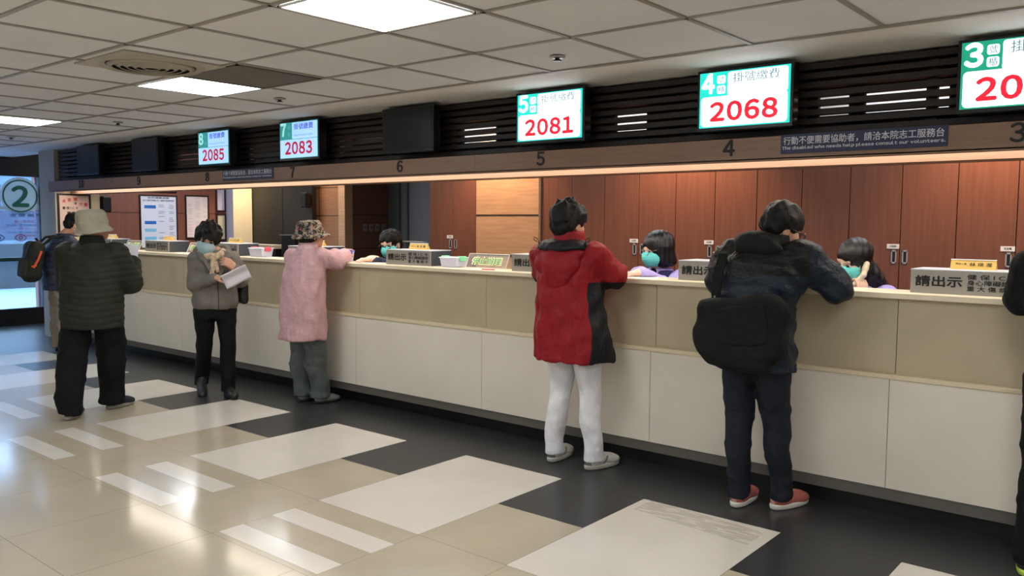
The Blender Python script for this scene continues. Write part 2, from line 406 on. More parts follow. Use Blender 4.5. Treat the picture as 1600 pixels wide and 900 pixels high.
# ================================================================== COUNTER
CYF = 4.38                     # front edge of the worktop
ct = empty('service_counter', (-4, CYF, 0)); O = (-4, CYF, 0)
tag(ct, 'long beige and white service counter running the whole length of the hall', 'counter')
CX0, CX1 = -10.975, FX1-.01
MB().box(CX0, CX1, CYF, 4.64, 1.118, 1.148).build('countertop', M['counter_top'], ct, off=O, bevel=.004)
MB().box(CX0, CX1, CYF, CYF+.05, .716, .74).build('ledge', mat('ledge_laminate', (.86, .79, .66), .4), ct, off=O, bevel=.003)
MB().box(CX0, CX1, CYF+.02, CYF+.1, .10, .162).build('grey_strip', M['counter_grey'], ct, off=O)
MB().box(CX0, CX1, CYF+.12, CYF+.16, 0, .12).build('kick_plate', M['kick'], ct, off=O)
MB().box(CX0, CX1, CYF+.07, CYF+.12, .12, 1.118).build('carcass', M['kick'], ct, off=O)
sp = 1.36; x = -1.17+sp*3
while x > CX0:
    xa, xb = max(x-sp, CX0), min(x, CX1)
    if xb > xa:
        MB().box(xa+.0018, xb-.0018, CYF+.035, CYF+.07, .74, 1.118).build('beige_panel', M['counter_beige'], ct, off=O)
        MB().box(xa+.0015-.02, xb-.0015-.02, CYF+.01, CYF+.045, .162, .716).build('white_panel', M['counter_white'], ct, off=O)
    x -= sp

# ---- sign boxes on the counter
WHERE = {0: 'near the right edge of the photo', 1: 'right of the bob-haired clerk', 2: 'half hidden behind the red jacket',
         3: 'in front of the clerk in black glasses', 4: 'behind the arm of the pink coat', 5: 'behind the shoulder of the woman in the grey jacket',
         6: 'left of the woman in the grey jacket', 7: 'behind the person in the pale bucket hat'}
def sign_box(k):
    xl = -1.134-1.288*k; w, h, dpt = .49, .118, .23; y0 = 4.475; z0 = 1.148
    r = empty('sign_box', (xl+w/2, y0+dpt/2, z0)); O = tuple(r.location)
    tag(r, 'grey sign box on the counter, '+WHERE[k], 'sign box', 'sign boxes along the counter')
    MB().box(xl, xl+w, y0+.012, y0+dpt, z0, z0+h-.006).build('box_body', M['box_side'], r, off=O, bevel=.002)
    MB().box(xl-.002, xl+w+.002, y0, y0+dpt+.002, z0+h-.006, z0+h).build('box_lid', M['box_top'], r, off=O, bevel=.002)
    p = MB().box(xl, xl+w, y0, y0+.012, z0, z0+h-.006).build('front_plate', M['steel_grey'], r, off=O, bevel=.001)
    b = MB(); b.flat = True; yy = y0-.0008
    b.text('請出示', (xl+.022, yy, z0+.034), X_, Z_, .054, .21, .03)
    for i, s in enumerate(('健 保 I C 卡', '身心障礙證明', '重 大 傷 病 卡')):
        b.text(s, (xl+.252, yy, z0+.075-.028*i), X_, Z_, .025, .215, .018)
    b.build('lettering', M['ink'], p, off=O)
for k in range(8): sign_box(k)

PLATE = {0: ('林 琪 瀅', -.885, 'reading three black characters, at the right edge of the photo'), 1: ('', -2.17, 'half hidden by the left arm of the dark jacket'),
         3: ('吳 世 蘭', -4.775, 'on the sign box of the clerk in black glasses'), 4: ('王 玉 霞', -6.06, 'behind the arm of the pink coat'),
         5: ('王 玉 霞', -7.35, 'in front of the lit cream column'), 6: ('', -8.62, 'below the flow chart poster'), 7: ('', -9.92, 'behind the brim of the pale bucket hat')}
for k, (nm, xc, wh) in PLATE.items():
    z0 = 1.266; y0 = 4.60; w = .10
    r = empty('name_plate', (xc, y0+.02, z0)); O = tuple(r.location)
    tag(r, 'small gold name plate '+wh, 'name plate', 'name plates on the sign boxes')
    b = MB(); b.add([(xc-w, y0, z0), (xc+w, y0, z0), (xc+w, y0+.018, z0+.046), (xc-w, y0+.018, z0+.046), (xc-w, y0+.045, z0), (xc+w, y0+.045, z0)],
                    [(0, 1, 2, 3), (3, 2, 5, 4), (0, 4, 5, 1), (0, 3, 4), (1, 5, 2)])
    b.build('plate_body', M['gold'], r, off=O, bevel=.001)
    MB().box(xc-w, xc+w, y0+.014, y0+.024, z0+.045, z0+.049).build('top_edge', M['white'], r, off=O)
    b = MB(); b.flat = True; v = Vector((0, .018, .046)).normalized()
    b.text('服務人員', (xc-w+.022, y0+.009-.0015, z0+.023), X_, v, .008, .05, .004)
    if nm: b.text(nm, (xc-w+.084, y0+.006-.0015, z0+.016), X_, v, .019, .098, .01)
    b.build('lettering', M['ink'], r, off=O)

# ---- acrylic notice stands
def stand(xc, y0, wh, tilt=.04, w=.19, ang=0):
    z0 = 1.1485; r = empty('acrylic_notice', (xc, y0, z0), ang)
    tag(r, 'clear acrylic notice with green characters '+wh, 'notice stand', 'acrylic notices on the counter')
    b = MB(); h = .105
    b.add([(-w, 0, 0), (w, 0, 0), (w, .05, h), (-w, .05, h), (-w, .004, 0), (w, .004, 0), (w, .054, h), (-w, .054, h)], [(0, 1, 2, 3), (5, 4, 7, 6), (0, 4, 5, 1), (3, 2, 6, 7), (0, 3, 7, 4), (1, 5, 6, 2)])
    b.add([(-w, .11, 0), (w, .11, 0), (w, .052, h), (-w, .052, h)], [(0, 1, 2, 3)])
    b.build('acrylic_sheet', M['acrylic'], r)
    b = MB(); b.tube([(-w, 0, .003), (-w, .05, h), (w, .05, h), (w, 0, .003)], .0028, 6); b.build('bright_edge', M['acrylic_edge'], r)
    v = Vector((0, .05, h)).normalized(); b = MB(); b.flat = True
    b.slot(0).text('停止辦理', (0, .009-.001, .026), X_, v, .066, .29, .05, align='c', depth=.001)
    b.slot(1).text('停止辦理', (0, .012-.001, .030), X_, v, .055, .273, .018, align='c', depth=.0022)
    b.build('lettering', [mat('pale_outline', (.93, .93, .72), .6), mat('green_ink', (.16, .58, .34), .6)], r)
stand(-3.98, 4.50, 'standing between the green-clipped tub and the red jacket')
stand(-9.27, 4.52, 'left of the sign box below the flow chart poster', w=.17)
stand(-7.92, 4.52, 'behind the left side of the grey jacket', w=.17)

# ---- plastic tubs
def tub(xc, y0, w, h, clip, lid, label):
    z0 = 1.1485; r = empty('plastic_tub', (xc, y0, z0)); tag(r, label, 'plastic box', 'plastic tubs on the counter')
    b = MB(); t = .006
    b.add([(-w*.44, -.055, 0), (w*.44, -.055, 0), (w*.44, .055, 0), (-w*.44, .055, 0), (-w*.5, -.065, h), (w*.5, -.065, h), (w*.5, .065, h), (-w*.5, .065, h)],
          [(0, 3, 2, 1), (0, 1, 5, 4), (1, 2, 6, 5), (2, 3, 7, 6), (3, 0, 4, 7)])
    b.build('tub_body', mat('milky_plastic', (.82, .83, .93), .3, alpha=.9), r, bevel=.004)
    MB().box(-w*.53, w*.53, -.07, .07, h, h+.008).build('tub_lid', lid, r, bevel=.003)
    for s in (-1, 1): MB().box(s*w*.5-.018, s*w*.5+.018, -.03, .03, h-.022, h+.016).build('clip', clip, r, bevel=.004)
pink = mat('pink_plastic', (.88, .32, .42), .4); grn = mat('green_plastic', (.55, .86, .68), .4); pur = mat('purple_plastic', (.42, .36, .78), .4)
wl = mat('clear_lid', (.86, .88, .95), .3)
tub(-4.335, 4.55, .17, .066, grn, wl, 'milky plastic tub with pale green clips beside the sign box')
tub(-6.83, 4.56, .21, .075, pink, wl, 'milky plastic tub with pink clips left of the pink coat')
tub(-5.62, 4.56, .12, .082, pur, pur, 'milky plastic tub with purple lid at the hand of the pink coat')
# small papers on the counter
def sheet(name, x, y, w, d_, rz, label, m=None, cat='paper', z=1.1487):
    o = MB().box(-w/2, w/2, -d_/2, d_/2, 0, .0015).build(name, m or M['paper']); o.location = (x, y, z); o.rotation_euler = (0, 0, rz)
    return tag(o, label, cat)
sheet('form_sheet', -5.16, 4.48, .20, .10, .1, 'white form lying on the counter left of the glasses clerk sign box')
sheet('form_sheet', -3.98, 4.44, .14, .06, .05, 'white slip lying on the counter in front of the acrylic notice')
sheet('form_sheet', -2.66, 4.46, .20, .10, .1, 'white form on the counter under the hand of the bob-haired clerk')
sheet('form_sheet', -8.05, 4.45, .18, .09, .0, 'white form lying on the counter left of the woman in the grey jacket')
o = MB().tube([(-.05, 0, .004), (.05, 0, .004), (.062, 0, .004)], [.004, .004, .001], 8).build('pink_pen', pink); o.location = (-3.88, 4.42, 1.149); o.rotation_euler = (0, 0, .15)
tag(o, 'pink pen lying at the counter edge below the acrylic notice', 'pen')

# ---- staff-side things
def monitor(x, y, rz, label, z=.80, w=.46, h=.30):
    r = empty('computer_monitor', (x, y, .74), rz); tag(r, label, 'monitor')
    MB().box(-w/2, w/2, -.02, .02, .08, .08+h).build('display', M['blackplastic'], r, bevel=.006)
    MB().box(-.03, .03, .02, .05, .0, .2).build('neck', M['blackplastic'], r); MB().box(-.11, .11, -.06, .1, 0, .015).build('base', M['blackplastic'], r, bevel=.004)
    MB().box(-w/2, w/2, -.02, .05, .08+h, .088+h).build('top_edge', mat('pale_edge', (.62, .63, .64), .4), r)
    return r
monitor(-5.78, 5.55, math.pi-.3, 'dark monitor with pale top edge behind the clerk in black glasses', h=.47, w=.36)
monitor(-8.05, 5.75, math.pi, 'black monitor behind the floral bucket hat', h=.50, w=.26)
dk = empty('staff_desk', (-6.5, 5.2, 0)); O = (-6.5, 5.2, 0); tag(dk, 'long dark desk on the staff side behind the counter', 'desk')
MB().box(-11, -6.0, 5.35, 6.0, .70, .74).build('desk_top', M['blackplastic'], dk, off=O); MB().box(-6.0, 3.2, 5.5, 6.0, .70, .74).build('desk_top', M['blackplastic'], dk, off=O)
for x in (-10.9, -8.4, -6.1, -3.5, -1, 1.5): MB().box(x, x+.04, 5.52, 5.98, 0, .70).build('desk_leg', M['blackplastic'], dk, off=O)
r = empty('desk_shelf', (-8.6, 5.9, .74)); tag(r, 'cream edged shelf board over a dark desk left of the pink coat', 'shelf'); O = tuple(r.location)
MB().box(-9.15, -8.42, 5.8, 6.0, 1.155, 1.20).build('shelf_board', M['cream'], r, off=O, bevel=.003)
MB().box(-9.15, -9.10, 5.84, 5.98, .74, 1.155).build('upright', M['blackplastic'], r, off=O); MB().box(-8.5, -8.45, 5.84, 5.98, .74, 1.155).build('upright', M['blackplastic'], r, off=O)
MB().box(-9.10, -8.5, 5.95, 5.98, .74, 1.155).build('back_board', M['blackplastic'], r, off=O)

# ---- red cabinets with recessed handles
CW = {0: 'directly right of the light wood panel', 1: 'second to the right of the light wood panel', 2: 'behind the bob-haired clerk', 3: 'behind the man in the dark jacket',
      4: 'behind the phoning clerk', 5: 'at the right edge of the photo', -1: 'left of the light wood panel'}
def cabinet(k, x0, x1):
    y = 6.50; r = empty('tall_cabinet', ((x0+x1)/2, y+.03, 0)); O = tuple(r.location)
    tag(r, 'red brown two-door cabinet '+CW.get(k, 'beyond the right edge'), 'cabinet', 'red cabinets along the back wall')
    xm = (x0+x1)/2
    MB().box(x0, x1, y+.021, y+.06, 0, 2.3).build('cabinet_body', M['seam'], r, off=O)
    for a, c, s in ((x0, xm, 1), (xm, x1, -1)):
        dr = MB().box(a+.003, c-.003, y, y+.02, .08, 2.295).build('door', M['redwood'], r, off=O, bevel=.0015)
        hx = (c-.038) if s > 0 else (a+.038)
        b = MB()
        b.box(hx-.019, hx-.010, y-.004, y+.001, 1.20, 1.30); b.box(hx+.010, hx+.019, y-.004, y+.001, 1.20, 1.30)
        b.box(hx-.019, hx+.019, y-.004, y+.001, 1.20, 1.212); b.box(hx-.019, hx+.019, y-.004, y+.001, 1.288, 1.30)
        h = b.build('handle', mat('handle_satin', (.66, .67, .70), .4, metal=.2), dr, off=O, bevel=.001)
        MB().box(hx-.010, hx+.010, y-.001, y+.001, 1.212, 1.288).build('handle_slot', M['darkslot'], dr, off=O)
        if s > 0:
            MB().box(hx-.050, hx+.036, y-.003, y, 1.309, 1.343).build('label_plate', M['white'], dr, off=O)
            b = MB(); b.flat = True; b.text('文具櫃', (hx-.007, y-.0035, 1.322), X_, Z_, .013, .045, .005, align='c'); b.build('label_lettering', M['ink'], dr, off=O)
for k in range(7): cabinet(k, -5.02+.731*k, -5.02+.731*(k+1))
cabinet(-1, -6.555, -5.85)
def plate(name, y, z, label):
    r = empty(name, (-10.497, y, z)); tag(r, label, 'switch', 'switch plates on the dark wood wall')
    MB().box(0, .012, -.042, .042, -.06, .06).build('plate', mat('grey_switch_plate', (.55, .50, .45), .5), r, bevel=.003)
    MB().box(.012, .018, -.016, .016, -.02, .02).build('rocker', mat('dark_rocker', (.36, .33, .30), .5), r, bevel=.002)
for y, q in ((8.945, 'leftmost'), (9.075, 'second from left'), (9.20, 'third from left'), (9.34, 'rightmost')):
    plate('switch_plate', y, 1.385, 'grey wall switch plate, %s of four on the dark wood wall' % q)
def speaker(loc, label, rz):
    r = empty('wall_speaker', loc, rz); tag(r, label, 'speaker')
    MB().box(-.065, .065, 0, .1, -.12, .12).build('speaker_case', M['blackplastic'], r, bevel=.015)
    MB().box(-.06, .06, -.006, .002, -.09, .09).build('speaker_grille', mat('speaker_cloth', (.07, .065, .06), .9), r); MB().box(-.02, .02, .1, .13, -.03, .03).build('bracket', M['blackplastic'], r)
speaker((-11.16, 8.24, 1.82), 'small black loudspeaker on the wood wall above the floral hat', 0)
speaker((-12.86, 5.92, 1.72), 'black loudspeaker on the dark post left of the flow chart poster', math.pi/2)

# ---- framed posters (face +x)
def poster(x, y0, y1, z0, z1, label, paper, fw=.022, frame=None):
    r = empty('framed_poster', (x, (y0+y1)/2, z0)); O = tuple(r.location); tag(r, label, 'poster')
    b = MB(); d_ = .025
    b.box(x, x+d_, y0-fw, y0, z0-fw, z1+fw); b.box(x, x+d_, y1, y1+fw, z0-fw, z1+fw); b.box(x, x+d_, y0, y1, z0-fw, z0); b.box(x, x+d_, y0, y1, z1, z1+fw)
    b.build('frame', frame or mat('dark_frame_wood', (.17, .09, .075), .4), r, off=O, bevel=.002)
    MB().box(x, x+.012, y0, y1, z0, z1).build('paper', paper, r, off=O)
    return r, O
white_p = mat('poster_white', (.90, .90, .95), .5); pinkish = mat('poster_pinkish', (.92, .84, .82), .5)
r, O = poster(-13.0, 6.50, 7.09, 1.05, 1.865, 'framed white flow chart poster with blue boxes on the red wall', white_p, .02)
xx = -12.987
for tx, zz, ww, bo in (('全民健康保險', 1.825, .36, .012), ('成人預防保健(成人健診)服務流程', 1.780, .52, .010)):
    b = MB(); b.flat = True; b.text(tx, (xx, 6.795, zz), Y_, Z_, .030, ww, bo, align='c'); b.build('title_line', M['ink'], r, off=O)
for i, zz in enumerate((1.67, 1.42, 1.30, 1.17, 1.08)):
    MB().box(xx-.001, xx, 6.56, 6.75, zz, zz+.05).build('flow_box', mat('print_blue', (.16, .42, .76), .6) if i < 2 else mat('print_pale_blue', (.52, .78, .92), .6), r, off=O)
rr = random.Random(3)
b = MB(); b.flat = True
for i in range(26):
    zz = 1.72-.026*i
    for y0, y1 in ((6.79, 6.91), (6.97, 7.06)):
        if rr.random() < .62 and zz > 1.07: b.quad((xx, y0, zz), (xx, y0+(y1-y0)*rr.uniform(.6, 1), zz), (xx, y0+(y1-y0)*rr.uniform(.6, 1), zz+.011), (xx, y0, zz+.011))
b.build('small_print', mat('print_grey', (.62, .62, .68), .6), r, off=O)
r, O = poster(-13.0, 7.27, 7.65, 1.205, 1.88, 'framed pinkish text poster on the red wall behind the short-haired woman', pinkish, .022)
b = MB(); b.flat = True
for i in range(24):
    zz = 1.85-.026*i
    for y0, y1 in ((7.30, 7.38), (7.43, 7.53), (7.57, 7.65)):
        if rr.random() < .6: b.quad((xx, y0, zz), (xx, y1-rr.uniform(0, .04), zz), (xx, y1-rr.uniform(0, .04), zz+.008), (xx, y0, zz+.008))
b.build('printed_lettering', mat('print_faint', (.80, .70, .68), .6), r, off=O)
poster(-13.0, 6.52, 7.08, 1.955, 2.35, 'framed pale notice high on the red wall above the flow chart', mat('poster_grey', (.74, .70, .68), .5), .025)
def poster_f(y0, y1, z0, z1, label, paper):
    return poster(-13.0, y0, y1, z0, z1, label, paper, .025)
r, O = poster_f(7.83, 7.965, 1.66, 2.1, 'upper of two narrow framed notices beside the cream column', mat('poster_lilac', (.72, .68, .74), .5))
r, O = poster_f(7.83, 7.965, 1.17, 1.58, 'lower of two narrow framed notices beside the cream column', mat('poster_olive', (.72, .68, .58), .5))
r, O = poster(-10.98, 4.46, 4.82, 1.33, 1.785, 'framed notice with red and black characters on the cream end wall', mat('poster_rose', (.80, .68, .64), .5), .02, mat('black_frame', (.05, .04, .04), .4))
xx = -10.966
for c, y, z in (('未', 4.495, 1.69), ('掛', 4.56, 1.705), ('號', 4.63, 1.715), ('欠', 4.695, 1.655), ('費', 4.755, 1.65)):
    b = MB(); b.flat = True; b.text(c, (xx, y, z), Y_, Z_, .045, .045, .02); b.build('red_character', mat('print_red', (.75, .22, .18), .6), r, off=O)
for c, y, z, hh, ww in (('或', 4.64, 1.672, .03, .03), ('健 保 I C 卡', 4.495, 1.61, .034, .19), ('需 要 補 卡', 4.55, 1.55, .034, .22)):
    b = MB(); b.flat = True; b.text(c, (xx, y, z), Y_, Z_, hh, ww, .018); b.build('black_line', M['ink'], r, off=O)

# ---- numerals and blue signs on the fascia
NX = {10: -9.963, 9: -8.612, 8: -7.29, 7: -5.964, 6: -4.646, 5: -3.328, 4: -2.037, 3: -.675}
for n, x in NX.items():
    b = MB(); h = .088
    b.text(str(n), (x, 4.2985, 1.847), X_, Z_, h, None, .022, align='c', depth=0)
    o = b.build('counter_numeral', M['ink'])
    s = o.modifiers.new('thick', 'SOLIDIFY'); s.thickness = .003; s.offset = -1
    tag(o, 'black numeral %d on the wooden fascia above the counter' % n, 'number', 'counter numerals on the fascia')
for x0, x1, wh in ((-1.745, -.955, 'right of numeral 4'), (-7.02, -6.238, 'between numerals 8 and 7')):
    r = empty('volunteer_sign', ((x0+x1)/2, 4.3, 1.848)); O = tuple(r.location)
    tag(r, 'dark blue bilingual sign with white lettering on the fascia, '+wh, 'sign', 'blue signs on the fascia')
    MB().box(x0, x1, 4.293, 4.299, 1.846, 1.944).build('sign_board', M['signblue'], r, off=O, bevel=.001)
    b = MB(); b.flat = True
    b.text('行動不便需要協助者，請洽本院志工服務台', (x0+.014, 4.2922, 1.890), X_, Z_, .042, (x1-x0)-.028, .012)
    b.text('The disabled who needs help please consult our volunteers.', (x0+.008, 4.2922, 1.862), X_, Z_, .021, (x1-x0)-.016, .03)
    b.build('lettering', M['signtext'], r, off=O)

# ---- queue screens
def em(name, c, e=SCREEN_E): return mat(name, c, .5, emit=e)
E_W, E_T, E_R = em('screen_white', (.95, .98, 1)), em('screen_teal', (.12, .86, .80), .9), em('screen_red', (.90, .13, .22), .8)
E_G, E_I = em('screen_green', (.10, .62, .50), .8), em('screen_ink', (.35, .52, .58), .45)
E_B, E_L = em('screen_violet', (.22, .25, .80), .6), em('screen_pale_blue', (.66, .83, .97), .9)
E_T2, E_R2 = em('screen_teal_dim', (.20, .58, .58), .75), em('screen_crimson', (.74, .10, .26), .7)
E_T3 = em('screen_white_dim', (.62, .86, .86), .9)
def rrect(b, x0, x1, z0, z1, y, r=.016, n=4):
    pts = []
    for cx, cz, a0 in ((x1-r, z1-r, 0), (x0+r, z1-r, 90), (x0+r, z0+r, 180), (x1-r, z0+r, 270)):
        for i in range(n+1):
            a = math.radians(a0+90*i/n); pts.append((cx+r*math.cos(a), y, cz+r*math.sin(a)))
    b.add(pts[::-1], [tuple(range(len(pts)))[::-1]])
SCR = {10: None, 9: None, 8: '2085', 7: '2083', 6: None, 5: '2081', 4: '2068', 3: '2064'}
for n, num in SCR.items():
    xl = -.914-1.305*(n-3); w = .512; z0, z1 = 2.008, 2.306; y = 4.30; xr = xl+w
    r = empty('queue_screen', ((xl+xr)/2, y+.06, 1.99)); O = tuple(r.location)
    if num: tag(r, 'lit queue number screen for counter %d%s' % (n, (' showing red number '+num) if n > 3 else ', cut off by the right edge of the photo'), 'screen', 'queue screens above the counter')
    else: tag(r, 'switched-off black queue screen above numeral %d' % n, 'screen', 'queue screens above the counter')
    b = MB(); b.box(xl-.016, xr+.016, y+.004, y+.075, z0-.020, z1+.014); b.build('casing', M['blackplastic'], r, off=O, bevel=.004)
    MB().box(xl+.15, xr-.15, y+.075, 4.475, z0+.08, z1-.08).build('wall_bracket', M['blackplastic'], r, off=O)
    if not num:
        MB().box(xl, xr, y+.001, y+.006, z0, z1).build('display_panel', M['screen_off'], r, off=O); continue
    new = n >= 7
    teal, white, red, ink = (E_T2, E_L, E_R2, E_B) if new else (E_T if n > 3 else E_G, E_W, E_R, E_I)
    pn = MB().box(xl, xr, y+.001, y+.006, z0, z1).build('display_panel', teal, r, off=O)
    b = MB(); b.flat = True; zm = z0+.165
    if new:
        b.slot(0); rrect(b, xl+.17, xr-.002, zm-.006, z1-.004, y, .006); rrect(b, xl+.004, xr-.004, z0+.004, zm-.01, y, .006)
    else:
        b.slot(0); rrect(b, xl+.165, xr-.012, zm+.0, z1-.006, y, .014); rrect(b, xl+.010, xr-.012, z0+.006, zm+.002, y, .02)
        b.quad((xl+.165, y, zm-.01), (xr-.02, y, zm-.01), (xr-.02, y, zm+.02), (xl+.165, y, zm+.02))
        for zc in (z1-.042, z1-.096): rrect(b, xl+.103, xl+.152, zc-.022, zc+.022, y, .01)
    b.slot(1).text(num, ((xl+xr)/2, y-.0006, z0+.030), X_, Z_, .108, .385 if not new else .37, .038, align='c', depth=0)
    b.slot(2 if new else 0).text(str(n), (xl+.05, y-.0006, zm+.018), X_, Z_, .112, .078, .042, align='c', depth=0)
    b.slot(3).text('掛號繳費', (xl+.195, y-.0006, zm+.068), X_, Z_, .052, .26, .012 if new else .0, depth=0)
    if new:
        b.slot(3).text('Registration & Cashier', (xl+.195, y-.0006, zm+.012), X_, Z_, .018, .26, .0, depth=0)
        for zc, s in ((z1-.042, '號'), (z1-.100, '櫃')): b.slot(4).text(s, (xl+.128, y-.0006, zc-.02), X_, Z_, .038, .038, 0, align='c', depth=0)
    else:
        for zc, s in ((z1-.042, '號'), (z1-.096, '櫃')): b.slot(3).text(s, (xl+.128, y-.0006, zc-.018), X_, Z_, .036, .036, .004, align='c', depth=0)
    b.build('display_content', [white, red, E_T3, ink, em('screen_teal_faint', (.36, .68, .68), .75)], pn, off=O)

# ---- ceiling fittings
PM = mat('light_panel_diffuser', (.955, .98, 1), emit=PANEL_E)
def ceiling_light(k, j, label, seen=True):
    x0, x1, y0, y1 = gx(k+1)+.02, gx(k)-.02, gy(j+1)+.02, gy(j)-.02
    r = empty('ceiling_light', ((x0+x1)/2, (y0+y1)/2, CZ)); O = tuple(r.location)
    tag(r, label, 'ceiling light', 'square ceiling lights')
    MB().box(x0+.012, x1-.012, y0+.012, y1-.012, CZ-.004, CZ-.001).build('diffuser', PM, r, off=O)
    b = MB()
    for a in ((x0, x1, y0, y0+.012), (x0, x1, y1-.012, y1), (x0, x0+.012, y0, y1), (x1-.012, x1, y0, y1)): b.box(*a, CZ-.008, CZ)
    for i in range(1, 6):
        xx = x0+(x1-x0)*i/6; b.box(xx-.0015, xx+.0015, y0, y1, CZ-.0075, CZ-.004)
    b.build('frame', mat('white_enamel', (.88, .88, .86), .4), r, off=O)
ceiling_light(2, 1, 'large bright square ceiling light at the top of the photo')
ceiling_light(6, 0, 'bright square ceiling light beside the dark perforated panel')
ceiling_light(11, 0, 'bright square ceiling light at the far left of the hall')
for k, j in ((-2, 1), (2, 5), (-2, 5), (6, 5), (2, 9), (6, 9), (-2, 9), (11, 9), (15, 4), (-3, 3), (4, 7), (8, 7), (0, 7), (-4, 6), (-4, 9)):  # unseen panels added out of view to brighten the hall and counter front
    ceiling_light(k, j, 'unseen square ceiling light added outside the frame to light the hall')
# round air diffuser
cxv, cyv = (gx(5)+gx(6))/2-.12, (gy(1)+gy(2))/2+.02
cxv, cyv = -4.57, 2.37
r = empty('air_diffuser', (cxv, cyv, CZ)); O = tuple(r.location); tag(r, 'round white air diffuser with concentric rings in the ceiling', 'vent')
MB().box(cxv-.29, cxv+.29, cyv-.29, cyv+.29, CZ-.006, CZ+.002).build('face_plate', mat('vent_plate', (.70, .67, .62), .5), r, off=O, bevel=.002)
b = MB(); b.lathe([(.0, -.0065), (.24, -.0065), (.255, -.014), (.262, -.02), (.27, -.014), (.285, -.0065)], (cxv, cyv, CZ), 48); b.build('outer_ring', mat('vent_ring', (.66, .63, .57), .5), r, off=O, smooth=True)
b = MB(); b.lathe([(0, -.008), (.235, -.008)], (cxv, cyv, CZ), 48); b.build('dark_throat', mat('vent_dark', (.16, .15, .13), .8), r, off=O)
for rad in (.05, .09, .13, .17, .21):
    b = MB(); b.lathe([(rad-.012, -.022), (rad+.014, -.009), (rad+.017, -.011), (rad-.010, -.026), (rad-.012, -.022)], (cxv, cyv, CZ), 48); b.build('cone_ring', mat('vent_ring', (.66, .63, .57), .5), r, off=O, smooth=True)
# perforated return-air panel
x0, x1, y0, y1 = -4.76, -4.17, 2.65, 3.22
r = empty('return_air_grille', ((x0+x1)/2, (y0+y1)/2, CZ)); O = tuple(r.location); tag(r, 'dark perforated return air panel in the ceiling beside a light', 'vent')
gm = mat('perforated_metal', (.36, .335, .30), .6)
nt = gm.node_tree; tc = nt.nodes.new('ShaderNodeTexCoord'); vo = nt.nodes.new('ShaderNodeTexVoronoi'); vo.inputs['Scale'].default_value = 70; vo.inputs['Randomness'].default_value = 0
rp = nt.nodes.new('ShaderNodeValToRGB'); rp.color_ramp.elements[0].position = .25; rp.color_ramp.elements[0].color = (.02, .02, .018, 1); rp.color_ramp.elements[1].position = .35; rp.color_ramp.elements[1].color = (.13, .115, .095, 1)
nt.links.new(tc.outputs['Object'], vo.inputs['Vector']); nt.links.new(vo.outputs['Distance'], rp.inputs['Fac']); nt.links.new(rp.outputs['Color'], nt.nodes['Principled BSDF'].inputs['Base Color'])
MB().box(x0+.01, x1-.01, y0+.01, y1-.01, CZ-.005, CZ).build('perforated_plate', gm, r, off=O)
b = MB()
for a in ((x0, x1, y0, y0+.015), (x0, x1, y1-.015, y1), (x0, x0+.015, y0, y1), (x1-.015, x1, y0, y1)): b.box(*a, CZ-.008, CZ)
b.build('frame', gm, r, off=O)
for x, y, wh in ((-2.65, 3.556, 'above the screen of counter 5'), (-5.09, 3.57, 'left of the large switched-off screen'), (-7.46, 3.55, 'left of the screen of counter 8'), (-9.7, 3.49, 'at the far left end of the ceiling')):
    r = empty('ceiling_sprinkler', (x, y, CZ)); tag(r, 'small ceiling sprinkler head '+wh, 'sprinkler', 'sprinkler heads in the ceiling')
    MB().lathe([(0, 0), (.042, 0), (.040, -.006), (.02, -.010), (0, -.010)], (0, 0, -.001), 20).build('escutcheon', M['silver'], r, smooth=True)
    MB().lathe([(.012, -.01), (.012, -.018), (.022, -.020), (.022, -.023), (0, -.023)], (0, 0, 0), 16).build('nozzle', M['blackplastic'], r, smooth=True)

#PEOPLE

